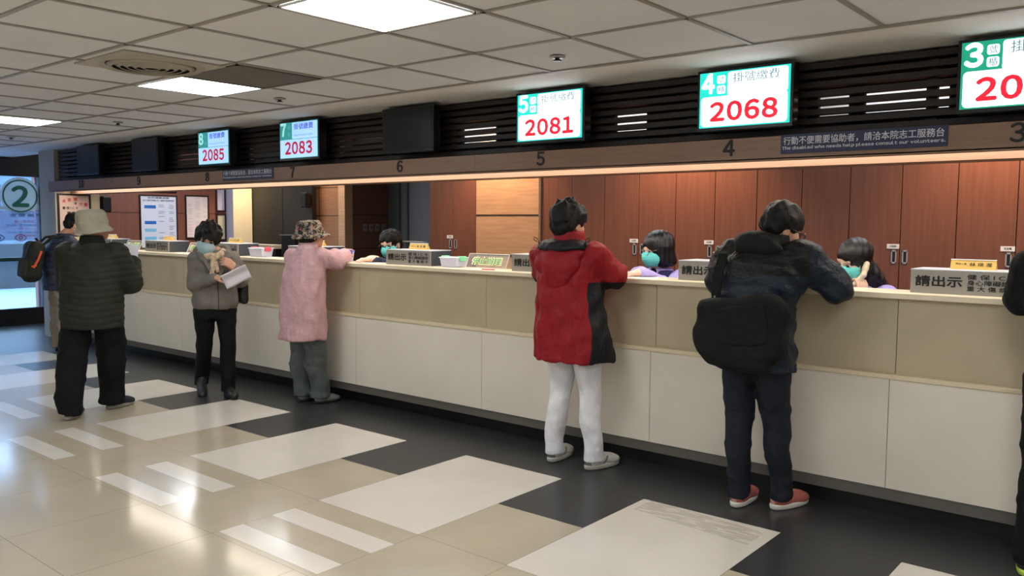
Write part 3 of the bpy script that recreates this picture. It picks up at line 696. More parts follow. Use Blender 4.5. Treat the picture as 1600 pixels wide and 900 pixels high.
# ================================================================== PEOPLE
# signed-distance modelling: tapered limbs, lofts and ellipsoids blended into one continuous skin, meshed by surface nets
def rotm(rx=0, ry=0, rz=0):
    return np.array(Matrix.Rotation(math.radians(rz), 3, 'Z') @ Matrix.Rotation(math.radians(ry), 3, 'Y') @ Matrix.Rotation(math.radians(rx), 3, 'X'))
A3 = lambda v: np.array(v, dtype=float)
class Sdf:
    def __init__(s, vox=.008): s.v = vox; s.p = []; s.R = np.eye(3); s.t = np.zeros(3); s.dfn = None
    def frame(s, t=(0, 0, 0), R=None): s.t = A3(t); s.R = np.eye(3) if R is None else R; return s
    def _add(s, lo, hi, fn, k, op):
        R, t = s.R.copy(), s.t.copy(); lo, hi = A3(lo), A3(hi)
        c = np.array([[x, y, z] for x in (lo[0], hi[0]) for y in (lo[1], hi[1]) for z in (lo[2], hi[2])]) @ R.T + t
        s.p.append((c.min(0), c.max(0), R, t, fn, k, op)); return s
    def cone(s, a, b, ra, rb, k=.02, op='u', flat=None):
        a, b = A3(a), A3(b); m = max(ra, rb); ab = b-a; L2 = ab@ab
        def fn(x, y, z):
            px, py, pz = x-a[0], y-a[1], z-a[2]
            h = np.clip((px*ab[0]+py*ab[1]+pz*ab[2])/L2, 0, 1)
            return np.sqrt((px-ab[0]*h)**2+(py-ab[1]*h)**2+(pz-ab[2]*h)**2)-(ra+(rb-ra)*h)
        return s._add(np.minimum(a, b)-m, np.maximum(a, b)+m, fn, k, op)
    def chain(s, pts, rs, k=.02, op='u'):
        for i in range(len(pts)-1): s.cone(pts[i], pts[i+1], rs[i], rs[i+1], k, op)
        return s
    def ell(s, c, r, k=.02, op='u', rot=None):
        c, r = A3(c), A3(r); Q = np.eye(3) if rot is None else rotm(*rot); m = max(r)
        def fn(x, y, z):
            px, py, pz = x-c[0], y-c[1], z-c[2]
            if rot is not None:
                px, py, pz = (Q[0, 0]*px+Q[1, 0]*py+Q[2, 0]*pz, Q[0, 1]*px+Q[1, 1]*py+Q[2, 1]*pz, Q[0, 2]*px+Q[1, 2]*py+Q[2, 2]*pz)
            k0 = np.sqrt((px/r[0])**2+(py/r[1])**2+(pz/r[2])**2)
            k1 = np.sqrt((px/r[0]**2)**2+(py/r[1]**2)**2+(pz/r[2]**2)**2)
            return k0*(k0-1)/np.maximum(k1, 1e-6)
        e = r if rot is None else np.array([m, m, m])
        return s._add(c-e, c+e, fn, k, op)
    def box(s, c, h, r=.01, k=.02, op='u', rot=None):
        c, h = A3(c), A3(h); Q = np.eye(3) if rot is None else rotm(*rot); m = np.linalg.norm(h)
        def fn(x, y, z):
            px, py, pz = x-c[0], y-c[1], z-c[2]
            if rot is not None:
                px, py, pz = (Q[0, 0]*px+Q[1, 0]*py+Q[2, 0]*pz, Q[0, 1]*px+Q[1, 1]*py+Q[2, 1]*pz, Q[0, 2]*px+Q[1, 2]*py+Q[2, 2]*pz)
            qx, qy, qz = np.abs(px)-h[0]+r, np.abs(py)-h[1]+r, np.abs(pz)-h[2]+r
            return np.sqrt(np.maximum(qx, 0)**2+np.maximum(qy, 0)**2+np.maximum(qz, 0)**2)+np.minimum(np.maximum(qx, np.maximum(qy, qz)), 0)-r
        e = h if rot is None else np.array([m, m, m])
        return s._add(c-e, c+e, fn, k, op)
    def loft(s, rows, k=.02, op='u', n=2.0, cap=.012, ang=0):
        """rows: (z, cx, cy, a, b) from bottom to top"""
        rows = np.array(sorted(rows), float); z = rows[:, 0]
        zz = np.linspace(z[0], z[-1], 80); cols = []
        for j in range(1, 5):          # smooth (monotone cubic) resampling
            y = rows[:, j]; h = np.diff(z); dl = np.diff(y)/h; mt = np.zeros(len(z)); mt[0], mt[-1] = dl[0], dl[-1]
            for i in range(1, len(z)-1):
                mt[i] = 0 if dl[i-1]*dl[i] <= 0 else (h[i-1]+h[i])/(h[i]/dl[i-1]+h[i-1]/dl[i]) if True else 0
                if j < 3: mt[i] = (dl[i-1]*h[i]+dl[i]*h[i-1])/(h[i-1]+h[i])
            i = np.clip(np.searchsorted(z, zz)-1, 0, len(h)-1); t = (zz-z[i])/h[i]
            cols.append((2*t**3-3*t**2+1)*y[i]+(t**3-2*t**2+t)*h[i]*mt[i]+(-2*t**3+3*t**2)*y[i+1]+(t**3-t**2)*h[i]*mt[i+1])
        ca, sa = math.cos(math.radians(ang)), math.sin(math.radians(ang))
        def fn(x, y, zq):
            cx, cy_, a, b = (np.interp(zq, zz, c) for c in cols)
            dx, dy = x-cx, y-cy_
            if ang: dx, dy = ca*dx+sa*dy, -sa*dx+ca*dy
            q = (np.abs(dx/a)**n+np.abs(dy/b)**n)**(1/n)
            d = (q-1)*np.minimum(a, b)
            e = np.maximum(z[0]-zq, zq-z[-1])
            dc, ec = d+cap, e+cap
            return np.minimum(np.maximum(dc, ec), 0)+np.sqrt(np.maximum(dc, 0)**2+np.maximum(ec, 0)**2)-cap
        m = max(rows[:, 3].max(), rows[:, 4].max()) if ang else None
        lo = [(rows[:, 1]-(m or rows[:, 3])).min(), (rows[:, 2]-(m or rows[:, 4])).min(), z[0]]; hi = [(rows[:, 1]+(m or rows[:, 3])).max(), (rows[:, 2]+(m or rows[:, 4])).max(), z[-1]]
        return s._add(A3(lo)-.02, A3(hi)+.02, fn, k, op)
    def cut(s, nrm, d, k=.004):
        """keep the half-space n.p < d (in the current frame)"""
        nrm = A3(nrm)
        s.p.append((None, None, s.R.copy(), s.t.copy(), lambda x, y, z: nrm[0]*x+nrm[1]*y+nrm[2]*z-d, k, 'i')); return s
    def disp(s, fn): s.dfn = fn; return s
    def mesh(s, name, mats, parent, paint=None, smooth_it=0):
        lo = np.min([p[0] for p in s.p if p[6] == 'u'], 0)-s.v*4; hi = np.max([p[1] for p in s.p if p[6] == 'u'], 0)+s.v*4
        n = np.ceil((hi-lo)/s.v).astype(int)+1
        ax = [lo[i]+s.v*np.arange(n[i]) for i in range(3)]
        F = np.full(n, .05, np.float32)
        done = s.dfn is None
        for plo, phi, R, t, fn, k, op in s.p:
            if not done and op == 's' and k == .003:
                X, Y, Z = np.meshgrid(*ax, indexing='ij', sparse=True); F += s.dfn(X, Y, Z).astype(np.float32); done = True
            if plo is None: i0, i1 = np.zeros(3, int), n
            else:
                pad = k+s.v*3
                i0 = np.clip(np.floor((plo-pad-lo)/s.v).astype(int), 0, n); i1 = np.clip(np.ceil((phi+pad-lo)/s.v).astype(int)+1, 0, n)
            if (i1 <= i0).any(): continue
            X, Y, Z = np.meshgrid(*[ax[i][i0[i]:i1[i]]-t[i] for i in range(3)], indexing='ij', sparse=True)
            x, y, z = (R[0, j]*X+R[1, j]*Y+R[2, j]*Z for j in range(3))
            d = fn(x, y, z).astype(np.float32); sl = tuple(slice(a, b) for a, b in zip(i0, i1)); f = F[sl]
            if op == 'u':
                h = np.clip(.5+.5*(f-d)/k, 0, 1); F[sl] = f*(1-h)+d*h-k*h*(1-h)
            else:
                if op == 's': d = -d
                h = np.clip(.5-.5*(f-d)/k, 0, 1); F[sl] = f*(1-h)+d*h+k*h*(1-h)
        if not done:
            X, Y, Z = np.meshgrid(*ax, indexing='ij', sparse=True); F += s.dfn(X, Y, Z).astype(np.float32)
        F[[0, -1]] = .05; F[:, [0, -1]] = .05; F[:, :, [0, -1]] = .05
        neg = F < 0
        cnt = sum(neg[i:n[0]-1+i, j:n[1]-1+j, k:n[2]-1+k].astype(np.int8) for i in (0, 1) for j in (0, 1) for k in (0, 1))
        act = (cnt > 0) & (cnt < 8); idx = np.argwhere(act); vid = np.full(act.shape, -1, np.int64); vid[act] = np.arange(len(idx))
        acc = np.zeros((len(idx), 3)); num = np.zeros(len(idx))
        for a in range(3):
            o1, o2 = [q for q in range(3) if q != a]
            for u in (0, 1):
                for w in (0, 1):
                    c0 = idx.copy(); c0[:, o1] += u; c0[:, o2] += w; c1 = c0.copy(); c1[:, a] += 1
                    f0 = F[c0[:, 0], c0[:, 1], c0[:, 2]]; f1 = F[c1[:, 0], c1[:, 1], c1[:, 2]]
                    m = (f0 < 0) != (f1 < 0); tt = np.where(m, f0/np.where(m, f0-f1, 1), 0)
                    pt = np.zeros((len(idx), 3)); pt[:, o1] = u; pt[:, o2] = w; pt[:, a] = tt
                    acc += pt*m[:, None]; num += m
        V = lo+(idx+acc/num[:, None])*s.v
        Q = []
        for a in range(3):
            o1, o2 = (a+1) % 3, (a+2) % 3
            n0 = [slice(1, -1)]*3; n0[a] = slice(0, -1); n1 = list(n0); n1[a] = slice(1, None)
            A, B = neg[tuple(n0)], neg[tuple(n1)]
            e = np.argwhere(A != B)+np.array([1 if q != a else 0 for q in range(3)])
            if not len(e): continue
            sgn = neg[e[:, 0], e[:, 1], e[:, 2]]
            def g(d1, d2):
                c = e.copy(); c[:, o1] += d1; c[:, o2] += d2; return vid[c[:, 0], c[:, 1], c[:, 2]]
            q = np.stack([g(-1, -1), g(0, -1), g(0, 0), g(-1, 0)], 1); q[~sgn] = q[~sgn][:, ::-1]; Q.append(q)
        Q = np.concatenate(Q); Q = Q[(Q >= 0).all(1)]
        # keep the largest connected piece
        lab = np.arange(len(V))
        for _ in range(400):
            mn = lab[Q].min(1); new = lab.copy()
            for c in range(4): np.minimum.at(new, Q[:, c], mn)
            new = new[new]
            if (new == lab).all(): break
            lab = new
        big = np.bincount(lab).argmax(); kv = lab == big; rm = np.cumsum(kv)-1; Q = rm[Q[kv[Q[:, 0]]]]; V = V[kv]
        me = bpy.data.meshes.new(name)
        me.vertices.add(len(V)); me.vertices.foreach_set('co', V.astype(np.float32).ravel())
        me.loops.add(Q.size); me.loops.foreach_set('vertex_index', Q.astype(np.int32).ravel())
        me.polygons.add(len(Q)); me.polygons.foreach_set('loop_start', np.arange(0, Q.size, 4, dtype=np.int32)); me.polygons.foreach_set('loop_total', np.full(len(Q), 4, np.int32))
        for m in (mats if isinstance(mats, (list, tuple)) else [mats]): me.materials.append(m)
        if paint is not None:
            c = V[Q].mean(1); me.polygons.foreach_set('material_index', paint(c[:, 0], c[:, 1], c[:, 2]).astype(np.int32))
        me.polygons.foreach_set('use_smooth', np.ones(len(Q), bool))
        me.update(calc_edges=True)
        o = bpy.data.objects.new(name, me); COL.objects.link(o); o.parent = parent
        return o

def folds(seed, amp=.004, f=(30, 30, 22)):
    r = np.random.RandomState(seed); ks = [(r.normal(size=3)*A3(f), r.uniform(0, 6.3)) for _ in range(5)]
    def fn(x, y, z):
        d = 0
        for k, p in ks: d = d+np.sin(k[0]*x+k[1]*y+k[2]*z+p+1.3*np.sin(9*z+p+4*x))
        e = 0
        for k, p in ks[:3]: e = e+(1-2*np.abs(np.sin(.8*(k[0]*y-k[1]*x+k[2]*z)+2*p+1.1*np.sin(13*x+p+7*y))))
        return amp*(d/2.4-.55*np.maximum(e, -.2))
    return fn
def quilt(amp, per, seed=1, z0=0, fold=.002):
    fd = folds(seed, fold)
    def fn(x, y, z): return amp*(1-np.abs(np.sin(math.pi*(z-z0+.012*np.sin(14*x))/per))**.6)+fd(x, y, z)
    return fn

def head_frame(p): return A3(p['head']), rotm(p.get('pitch', 0), p.get('tilt', 0), p.get('yaw', 0))
def face(S, p):
    t, R = head_frame(p); f = p.get('hs', 1.0)
    q = lambda *v: tuple(f*a for a in v)
    S.frame(t, R)
    S.ell(q(0, -.014, .030), q(.074, .090, .084), .03).ell(q(0, .022, -.035), q(.060, .066, .078), .03).ell(q(0, .058, -.088), q(.028, .026, .022), .03)
    S.cone(q(0, .082, .012), q(0, .103, -.026), .008*f, .0135*f, .012).ell(q(.014, .092, -.03), q(.010, .010, .009), .008).ell(q(-.014, .092, -.03), q(.010, .010, .009), .008)
    S.ell(q(0, .070, .032), q(.050, .012, .014), .03)
    for sx in (-1, 1):
        S.ell(q(sx*.031, .094, .006), q(.018, .010, .010), .014, 's')
        S.ell(q(sx*.044, .058, -.024), q(.018, .018, .018), .02)
        S.ell(q(sx*.074, -.008, -.008), q(.010, .019, .032), .008, rot=(12, 0, sx*-18)).ell(q(sx*.083, -.004, -.004), q(.006, .010, .018), .006, 's')
    S.ell(q(0, .087, -.056), q(.022, .009, .006), .008).ell(q(0, .086, -.067), q(.018, .010, .007), .006)
    S.frame()
def eyes(p, root, brow=True):
    t, R = head_frame(p); f = p.get('hs', 1.0)
    for sx in (-1, 1):
        b = MB(); c = A3((sx*.031, .0745, .006))*f; vs = []; fs = []; n, m = 14, 10
        for i in range(m+1):
            a = math.pi*i/m
            for j in range(n):
                w = 2*math.pi*j/n; l = A3((math.sin(a)*math.cos(w)*.015, math.cos(a)*.0135, math.sin(a)*math.sin(w)*.0085))*f; vs.append(R@(c+l)+t)
        for i in range(m):
            b.cur = 1 if i < 4 else 0
            for j in range(n): fs.append(((i*n+j), (i*n+(j+1) % n), ((i+1)*n+(j+1) % n), ((i+1)*n+j), b.cur))
        o = len(b.v); b.v += [tuple(v) for v in vs]
        for q in fs: b.f.append(list(q[:4])); b.m.append(q[4])
        b.flat = True; b.build('eye', [M['eye_white'], M['eye_dark']], root, smooth=True)
        if not brow: continue
        b = MB(); b.tube([R@(A3((sx*x, y, z))*f)+t for x, y, z in ((.012, .090, .027), (.028, .089, .032), (.046, .078, .028))], [.0026, .0034, .0018], 6)
        b.build('eyebrow', M['hair'], root, smooth=True)
def mask(p, root, m):
    t, R = head_frame(p); f = p.get('hs', 1.0); S = Sdf(.005); S.frame(t, R)
    q = lambda *v: tuple(f*a for a in v)
    S.ell(q(0, .030, -.045), q(.076, .083, .071), .01).ell(q(0, .095, -.030), q(.026, .026, .034), .03).ell(q(0, .06, -.085), q(.04, .04, .03), .02)
    S.cut((0, -1, 0), -.030*f).cut((0, -.28, 1), -.020*f).cut((0, .1, -1), .108*f)
    def dz(x, y, z):
        zz = R[0, 2]*(x-t[0])+R[1, 2]*(y-t[1])+R[2, 2]*(z-t[2]); return .0006*np.sin(zz*330)
    S.disp(dz); S.mesh('face_mask', m, root)
    b = MB()
    for sx in (-1, 1): b.tube([R@(A3((sx*a, y, z))*f)+t for a, y, z in ((.064, .035, -.02), (.079, .0, .008), (.080, -.022, .004), (.077, -.014, -.035), (.064, .034, -.075))], .0014, 5)
    b.build('ear_loops', M['white'], root)
def glasses(p, root, m, wire=.0028):
    t, R = head_frame(p); f = p.get('hs', 1.0); b = MB(); T = lambda x, y, z: R@(A3((x, y, z))*f)+t
    for sx in (-1, 1):
        b.tube([T(sx*(.033+.025*math.cos(a)*(1 if abs(math.cos(a)) < .8 else 1)), .104, .004+.018*math.sin(a)) for a in [i*math.pi/8 for i in range(17)]], wire, 6)
        b.tube([T(sx*.058, .103, .010), T(sx*.077, .06, .010), T(sx*.082, -.005, .012), T(sx*.080, -.03, -.012)], wire, 6)
    b.tube([T(-.009, .106, .007), T(0, .109, .010), T(.009, .106, .007)], wire, 6)
    b.build('eyeglasses', m, root, smooth=True)
def hand(S, w, d, n, thumb, curl=.5, f=1.0):
    w = A3(w); d = A3(d)/np.linalg.norm(d); n = A3(n); n = n-d*(n@d); n /= np.linalg.norm(n); u = np.cross(d, n); u = u if (u@A3(thumb)) > 0 else -u
    Rm = np.stack([u, d, n], 1)
    S.frame(w, Rm)
    S.box((0, .050*f, 0), (.038*f, .046*f, .014*f), .012*f, .012).cone((0, -.04, 0), (0, .02, 0), .024*f, .026*f, .02)
    L = (.074, .082, .076, .060)
    for i in range(4):
        x = (.029-.0192*i)*f; p0 = A3((x, .088*f, 0)); an = 0; dirx = (.10-.07*i)
        for sl, bend, r0_, r1_ in ((.45, .55, .0098, .0092), (.31, .9, .0092, .0084), (.24, .6, .0084, .0070)):
            an += curl*bend; v = A3((dirx*(1-curl*.6), math.cos(an), math.sin(an))); p1 = p0+v/np.linalg.norm(v)*L[i]*sl*f
            S.cone(p0, p1, r0_*f, r1_*f, .005); p0 = p1
    t0 = A3((.030, .022, .004))*f; t1 = t0+A3((.026, .030, .016+.012*curl))*f; t2 = t1+A3((.004-.012*curl, .030, .008+.018*curl))*f
    S.cone(t0, t1, .0145*f, .0115*f, .012).cone(t1, t2, .0108*f, .0085*f, .005); S.frame()

def counter_cut(S, root):
    # sleeves and hands rest on the worktop instead of sinking into it
    th = math.degrees(root.rotation_euler.z); S.frame((0, 0, 0), rotm(0, 0, -th)); rx, ry = root.location.x, root.location.y
    S.box((0, (4.376+4.644)/2-ry, .574), (3, .134, .5755), .002, .003, 's'); S.frame()
def body(p, root, skin):
    """one continuous body: head, neck, trunk, arms with hands, legs with feet"""
    S = Sdf(.0065); face(S, p)
    hd, R = head_frame(p); nk = A3(p['neck'])
    S.cone(hd+R@A3((0, -.018, -.055)), nk+A3((0, -.01, -.01)), .050, .056, .03)
    T = p['torso']; T = [(T[0][0]+.07, *T[0][1:])]+list(T[1:]); S.loft([(z, cx, cy_, max(a-.022, .03), max(b_-.022, .03)) for z, cx, cy_, a, b_ in T], .03)
    for s_ in 'LR':
        sh, el, wr = A3(p['sh'+s_]), A3(p['el'+s_]), A3(p['wr'+s_])
        S.cone(sh, el, .045, .038, .03).cone(el, wr, .038, .026, .02)
        h = p.get('hand'+s_)
        if h: hand(S, wr, *h)
        else:
            v = (wr-el)/np.linalg.norm(wr-el); hand(S, wr, v, p.get('palm'+s_, (0, 0, -1)), (1 if s_ == 'L' else -1, .2, .2), .35)
        if 'legs' in p: S.loft([(z, cx, cy_, max(a-.02, .028), max(b_-.02, .028)) for z, cx, cy_, a, b_ in p['legs'][s_]], .02)
        else: S.chain(p['leg'+s_], [.07, .05, .035], .03)
        ft = p['ft'+s_]; S.frame((ft[0], ft[1], ft[3] if len(ft) > 3 else 0), rotm(ft[4] if len(ft) > 4 else 0, 0, ft[2])); S.cone((0, -.02, .05), (0, .12, .03), .03, .022, .02).cone((0, 0, .04), (0, 0, .13), .032, .032, .02); S.frame()
    counter_cut(S, root); return S.mesh('body', skin, root)

SHOE = {}
def shoes(p, root, kind, upper, sole, f=1.0, accent=None):
    for s_ in 'LR':
        ft = p['ft'+s_]
        if kind not in SHOE:
            S = Sdf(.006)
            if kind == 'leather':
                S.ell((0, -.005, .045), (.037, .052, .045), .02).ell((0, .06, .040), (.041, .08, .034), .03).ell((0, .125, .030), (.040, .062, .026), .03).cone((0, 0, .05), (0, -.003, .075), .037, .036, .02)
            else:
                S.ell((0, -.008, .050), (.037, .054, .050), .02).ell((0, .06, .046), (.041, .085, .038), .03).ell((0, .13, .036), (.043, .062, .030), .03).cone((0, 0, .06), (0, -.006, .088), .038, .036, .02).ell((0, .045, .078), (.024, .045, .018), .02, rot=(-24, 0, 0))
            S.cut((0, 0, -1), -.016)
            u = S.mesh('shoe', upper, None); S = Sdf(.005)
            hgt = .03 if kind != 'leather' else .020
            S.loft([(0, 0, .062, .040, .122), (hgt*.6, 0, .062, .044, .128), (hgt, 0, .060, .042, .124)], n=2.4, cap=.005); v = S.mesh('sole', sole, None)
            SHOE[kind] = (u.data, v.data); bpy.data.objects.remove(u); bpy.data.objects.remove(v)
        u = bpy.data.objects.new('shoe', SHOE[kind][0]); v = bpy.data.objects.new('sole', SHOE[kind][1])
        COL.objects.link(u); COL.objects.link(v); u.parent = root; v.parent = u
        u.location = (ft[0], ft[1], ft[3] if len(ft) > 3 else 0); u.rotation_euler = (math.radians(ft[4]) if len(ft) > 4 else 0, 0, math.radians(ft[2])); u.scale = (f, f, f)
        if accent:
            b = MB()
            for y, z, w in ((.075, .079, .030), (.098, .068, .031), (.055, .088, .027)): b.tube([(-w, y+.006, z-.016), (-w*.4, y, z), (w*.4, y, z), (w, y+.006, z-.016)], .0035, 6)
            b.build('laces', accent, u, smooth=True)
def trousers(p, root, m, hip, seed=0, amp=.004, kk=.02):
    S = Sdf(.0075)
    for s_ in 'LR': S.loft(p['legs'][s_], kk, cap=.006)
    S.loft(hip, .03); S.disp(folds(seed, amp*1.0, (24, 24, 26))); return S.mesh('trousers', m, root)
def jacket(p, root, name, m, rows, sl, seed=0, disp=None, extra=None, paint=None, n=2.2, vox=.008, k=.035):
    S = Sdf(vox); S.loft(rows, .02, n=n, cap=.010)
    for s_ in 'LR':
        sh, el, wr = A3(p['sh'+s_]), A3(p['el'+s_]), A3(p['wr'+s_]); e2 = wr-(wr-el)/np.linalg.norm(wr-el)*sl.get('short', .0)
        S.cone(sh, el, sl['r'][0], sl['r'][1], k).cone(el, e2, sl['r'][1], sl['r'][2], .02)
    if extra: extra(S)
    S.disp(disp or folds(seed, .004)); counter_cut(S, root); return S.mesh(name, m, root, paint)
def hair_short(p, root, S=None, amp=.006, seed=1, vol=1.0, back=0.0, tufts=0, trim=0):
    t, R = head_frame(p); f = p.get('hs', 1.0); S = Sdf(.006); S.frame(t, R)
    q = lambda *v: tuple(f*a for a in v)
    S.ell(q(0, -.018, .042), q(.088*vol, .106*vol, .090*vol), .02).ell(q(0, -.055, -.02), q(.072*vol, .062*vol, .06*vol+back), .03)
    for sx in (-1, 1): S.ell(q(sx*.072, .015, .01), q(.014, .022, .03), .02)
    S.ell(q(0, .088, -.045), q(.074, .075, .085), .012, 's').ell(q(.085, .005, -.022), q(.02, .018, .026), .01, 's').ell(q(-.085, .005, -.022), q(.02, .018, .026), .01, 's')
    r = np.random.RandomState(seed); ks = [(r.normal(size=3)*85, r.uniform(0, 6)) for _ in range(7)]
    for sx in (-1, 1):
        if trim: S.ell(q(sx*.092, .035, -.045), q(.036, .062, .058), .012, 's')
    for _ in range(tufts):
        a, e = r.uniform(0, 6.28), r.uniform(.05, 1.5); d = A3((math.cos(a)*math.cos(e), math.sin(a)*math.cos(e), math.sin(e)))
        if d[1] > .75 and d[2] < .5: continue
        c = A3((0, -.018, .042))*f+d*A3((.082*vol, .10*vol, .084*vol))*f; dd = d+r.normal(size=3)*.7; dd /= np.linalg.norm(dd)
        S.cone(c, c+dd*r.uniform(.012, .026), .014, .006, .018)
    S.disp(lambda x, y, z: amp*sum(np.sin(k[0]*x+k[1]*y+k[2]*z*.5+ph) for k, ph in ks)/2.6)
    return S.mesh('hair', M['hair'], root)
def legs(xl, yl, xr, yr, zt, r, bulge=0, kl=0, kr=0, z0=.05, tl=(0, 0), tr=(0, 0)):
    """leg lofts; (x, y) ankles, r = radii ankle, knee, thigh; kl/kr = knee forward offset; t = hip offset"""
    out = {}
    for s_, x, y, kf, tp, sg in (('L', xl, yl, kl, tl, -1), ('R', xr, yr, kr, tr, 1)):
        hx, hy = sg*.085+tp[0], tp[1]
        out[s_] = [(z0, x, y, r[0], r[0]*1.12), (z0+.12, x, y-.005, r[0]*.97, r[0]*1.08), (.28, x+(hx-x)*.3, y+(hy-y)*.25-.015+kf*.5, (r[0]+r[1])*.5, (r[0]+r[1])*.54),
                   (.44, x+(hx-x)*.55, y+(hy-y)*.45+kf, r[1], r[1]*1.05), (.62, x+(hx-x)*.8, y+(hy-y)*.75+kf*.5, (r[1]+r[2])*.52, (r[1]+r[2])*.55), (zt, hx, hy, r[2], r[2]*1.12)]
    return out
def person(loc, th, label): 
    r = empty('person', (loc[0], loc[1], 0), math.radians(th)); return tag(r, label, 'person')
FAB = lambda name, col, **k: mat(name, col, k.pop('rough', .85), var=k.pop('var', .10), vscale=k.pop('vs', 14), bump=k.pop('bump', .45), bscale=k.pop('bs', 15), bdist=.035, spec=.25, **k)

# ---------------------------------------------------------------- woman in the red jacket
def red_woman():
    root = person((-2.93, 4.13), 0, 'person in a red hooded jacket and white trousers leaning on the counter')
    p = dict(head=(-.045, .005, 1.475), yaw=-14, pitch=-8, tilt=3, hs=1.0, neck=(-.04, -.01, 1.36),
             torso=[(.70, 0, -.02, .17, .12), (.85, 0, -.02, .165, .12), (1.0, -.01, -.02, .14, .11), (1.18, -.02, -.01, .16, .115), (1.30, -.03, -.01, .13, .09), (1.37, -.04, -.01, .07, .06)],
             shL=(-.205, -.03, 1.275), elL=(-.30, .09, 1.17), wrL=(-.10, .33, 1.185), shR=(.155, -.01, 1.285), elR=(.225, .09, 1.165), wrR=(-.02, .32, 1.19),
             ftL=(-.15, .02, 6), ftR=(.135, .03, -14), palmL=(0, 0, -1), palmR=(0, 0, -1))
    p['legs'] = legs(-.15, .02, .135, .03, .84, (.058, .066, .098), kl=.015, kr=.01)
    body(p, root, M['skin'])
    trousers(p, root, FAB('white_cotton', (.88, .87, .88)), [(.72, 0, -.02, .185, .13), (.88, 0, -.02, .175, .125), (.97, 0, -.02, .15, .11)], 3, .003)
    rows = [(.665, .015, -.03, .255, .19), (.80, .01, -.03, .245, .182), (1.0, -.012, -.03, .218, .165), (1.15, -.02, -.025, .215, .155), (1.27, -.03, -.02, .19, .125), (1.335, -.04, -.015, .12, .09), (1.37, -.04, -.01, .088, .082)]
    red, blk = FAB('red_shell_fabric', (.53, .062, .09), rough=.6), FAB('black_shell_fabric', (.09, .09, .11), rough=.6)
    red2 = two_tone(FAB('red_black_shell_fabric', (.53, .062, .09), rough=.6), (.075, .075, .09),
                    ('MINIMUM', ('SUBTRACT', 1.135, 'Z'), ('MAXIMUM', ('MINIMUM', ('SUBTRACT', 'X', ('MULTIPLY_ADD', 'Z', .12, .03)), ('SUBTRACT', 'Y', ('MULTIPLY_ADD', 'Z', .12, -.235))), ('MINIMUM', ('SUBTRACT', ('ABSOLUTE', 'X'), .20), ('SUBTRACT', 'Z', 1.0)))))
    jacket(p, root, 'jacket', red2, rows, dict(r=(.088, .074, .056), short=.02), 11, disp=folds(11, .0065, (30, 30, 26)))
    S = Sdf(.007)
    S.loft([(1.335, -.04, -.012, .108, .098), (1.40, -.042, -.005, .092, .090), (1.435, -.045, .005, .086, .088)], cap=.012); S.ell((-.045, .01, 1.45), (.072, .074, .05), .01, 's'); S.disp(folds(5, .004)); S.mesh('collar', red, root)
    S = Sdf(.007); S.ell((-.035, -.075, 1.345), (.175, .095, .040), .02, rot=(12, 0, 0)); S.ell((-.035, .03, 1.36), (.09, .09, .06), .02, 's'); S.disp(folds(6, .004)); S.mesh('hood_lining', blk, root)
    S = Sdf(.007); S.ell((-.035, -.135, 1.235), (.165, .062, .085), .02, rot=(10, 0, 0)).ell((-.01, -.165, 1.17), (.085, .040, .085), .04, rot=(8, 0, 0)).box((-.035, -.10, 1.30), (.17, .05, .022), .02, .03)
    S.disp(folds(7, .004)); S.mesh('hood', red, root)
    for sx, cx in ((-1, -.20), (1, .135)):
        b = MB(); b.tube([(cx, -.09, 1.36), (cx+sx*.012, -.10, 1.385), (cx+sx*.035, -.10, 1.395), (cx+sx*.038, -.10, 1.378), (cx+sx*.012, -.095, 1.365)], .0025, 6)
        b.lathe([(0, -.012), (.009, -.010), (.010, .008), (0, .012)], (cx, -.09, 1.355), 10)
        b.build('drawcord', blk, root, smooth=True)
    hair_short(p, root, amp=.006, seed=4, vol=1.12, tufts=30, trim=1)
    shoes(p, root, 'worn_trainer', two_tone(mat('worn_white_leather', (.74, .73, .70), .6, var=.15, vscale=25), (.42, .41, .39), ('MAXIMUM', ('SUBTRACT', -.030, ('ADD', 'Y', ('MULTIPLY', 'Z', .3))), ('MINIMUM', ('SUBTRACT', .008, ('ABSOLUTE', ('SUBTRACT', 'Y', ('MULTIPLY_ADD', 'Z', .8, .02)))), ('SUBTRACT', .07, 'Z')))), mat('grey_white_sole', (.66, .65, .61), .7), 1.06, mat('grey_lace', (.50, .50, .50), .8))
red_woman()

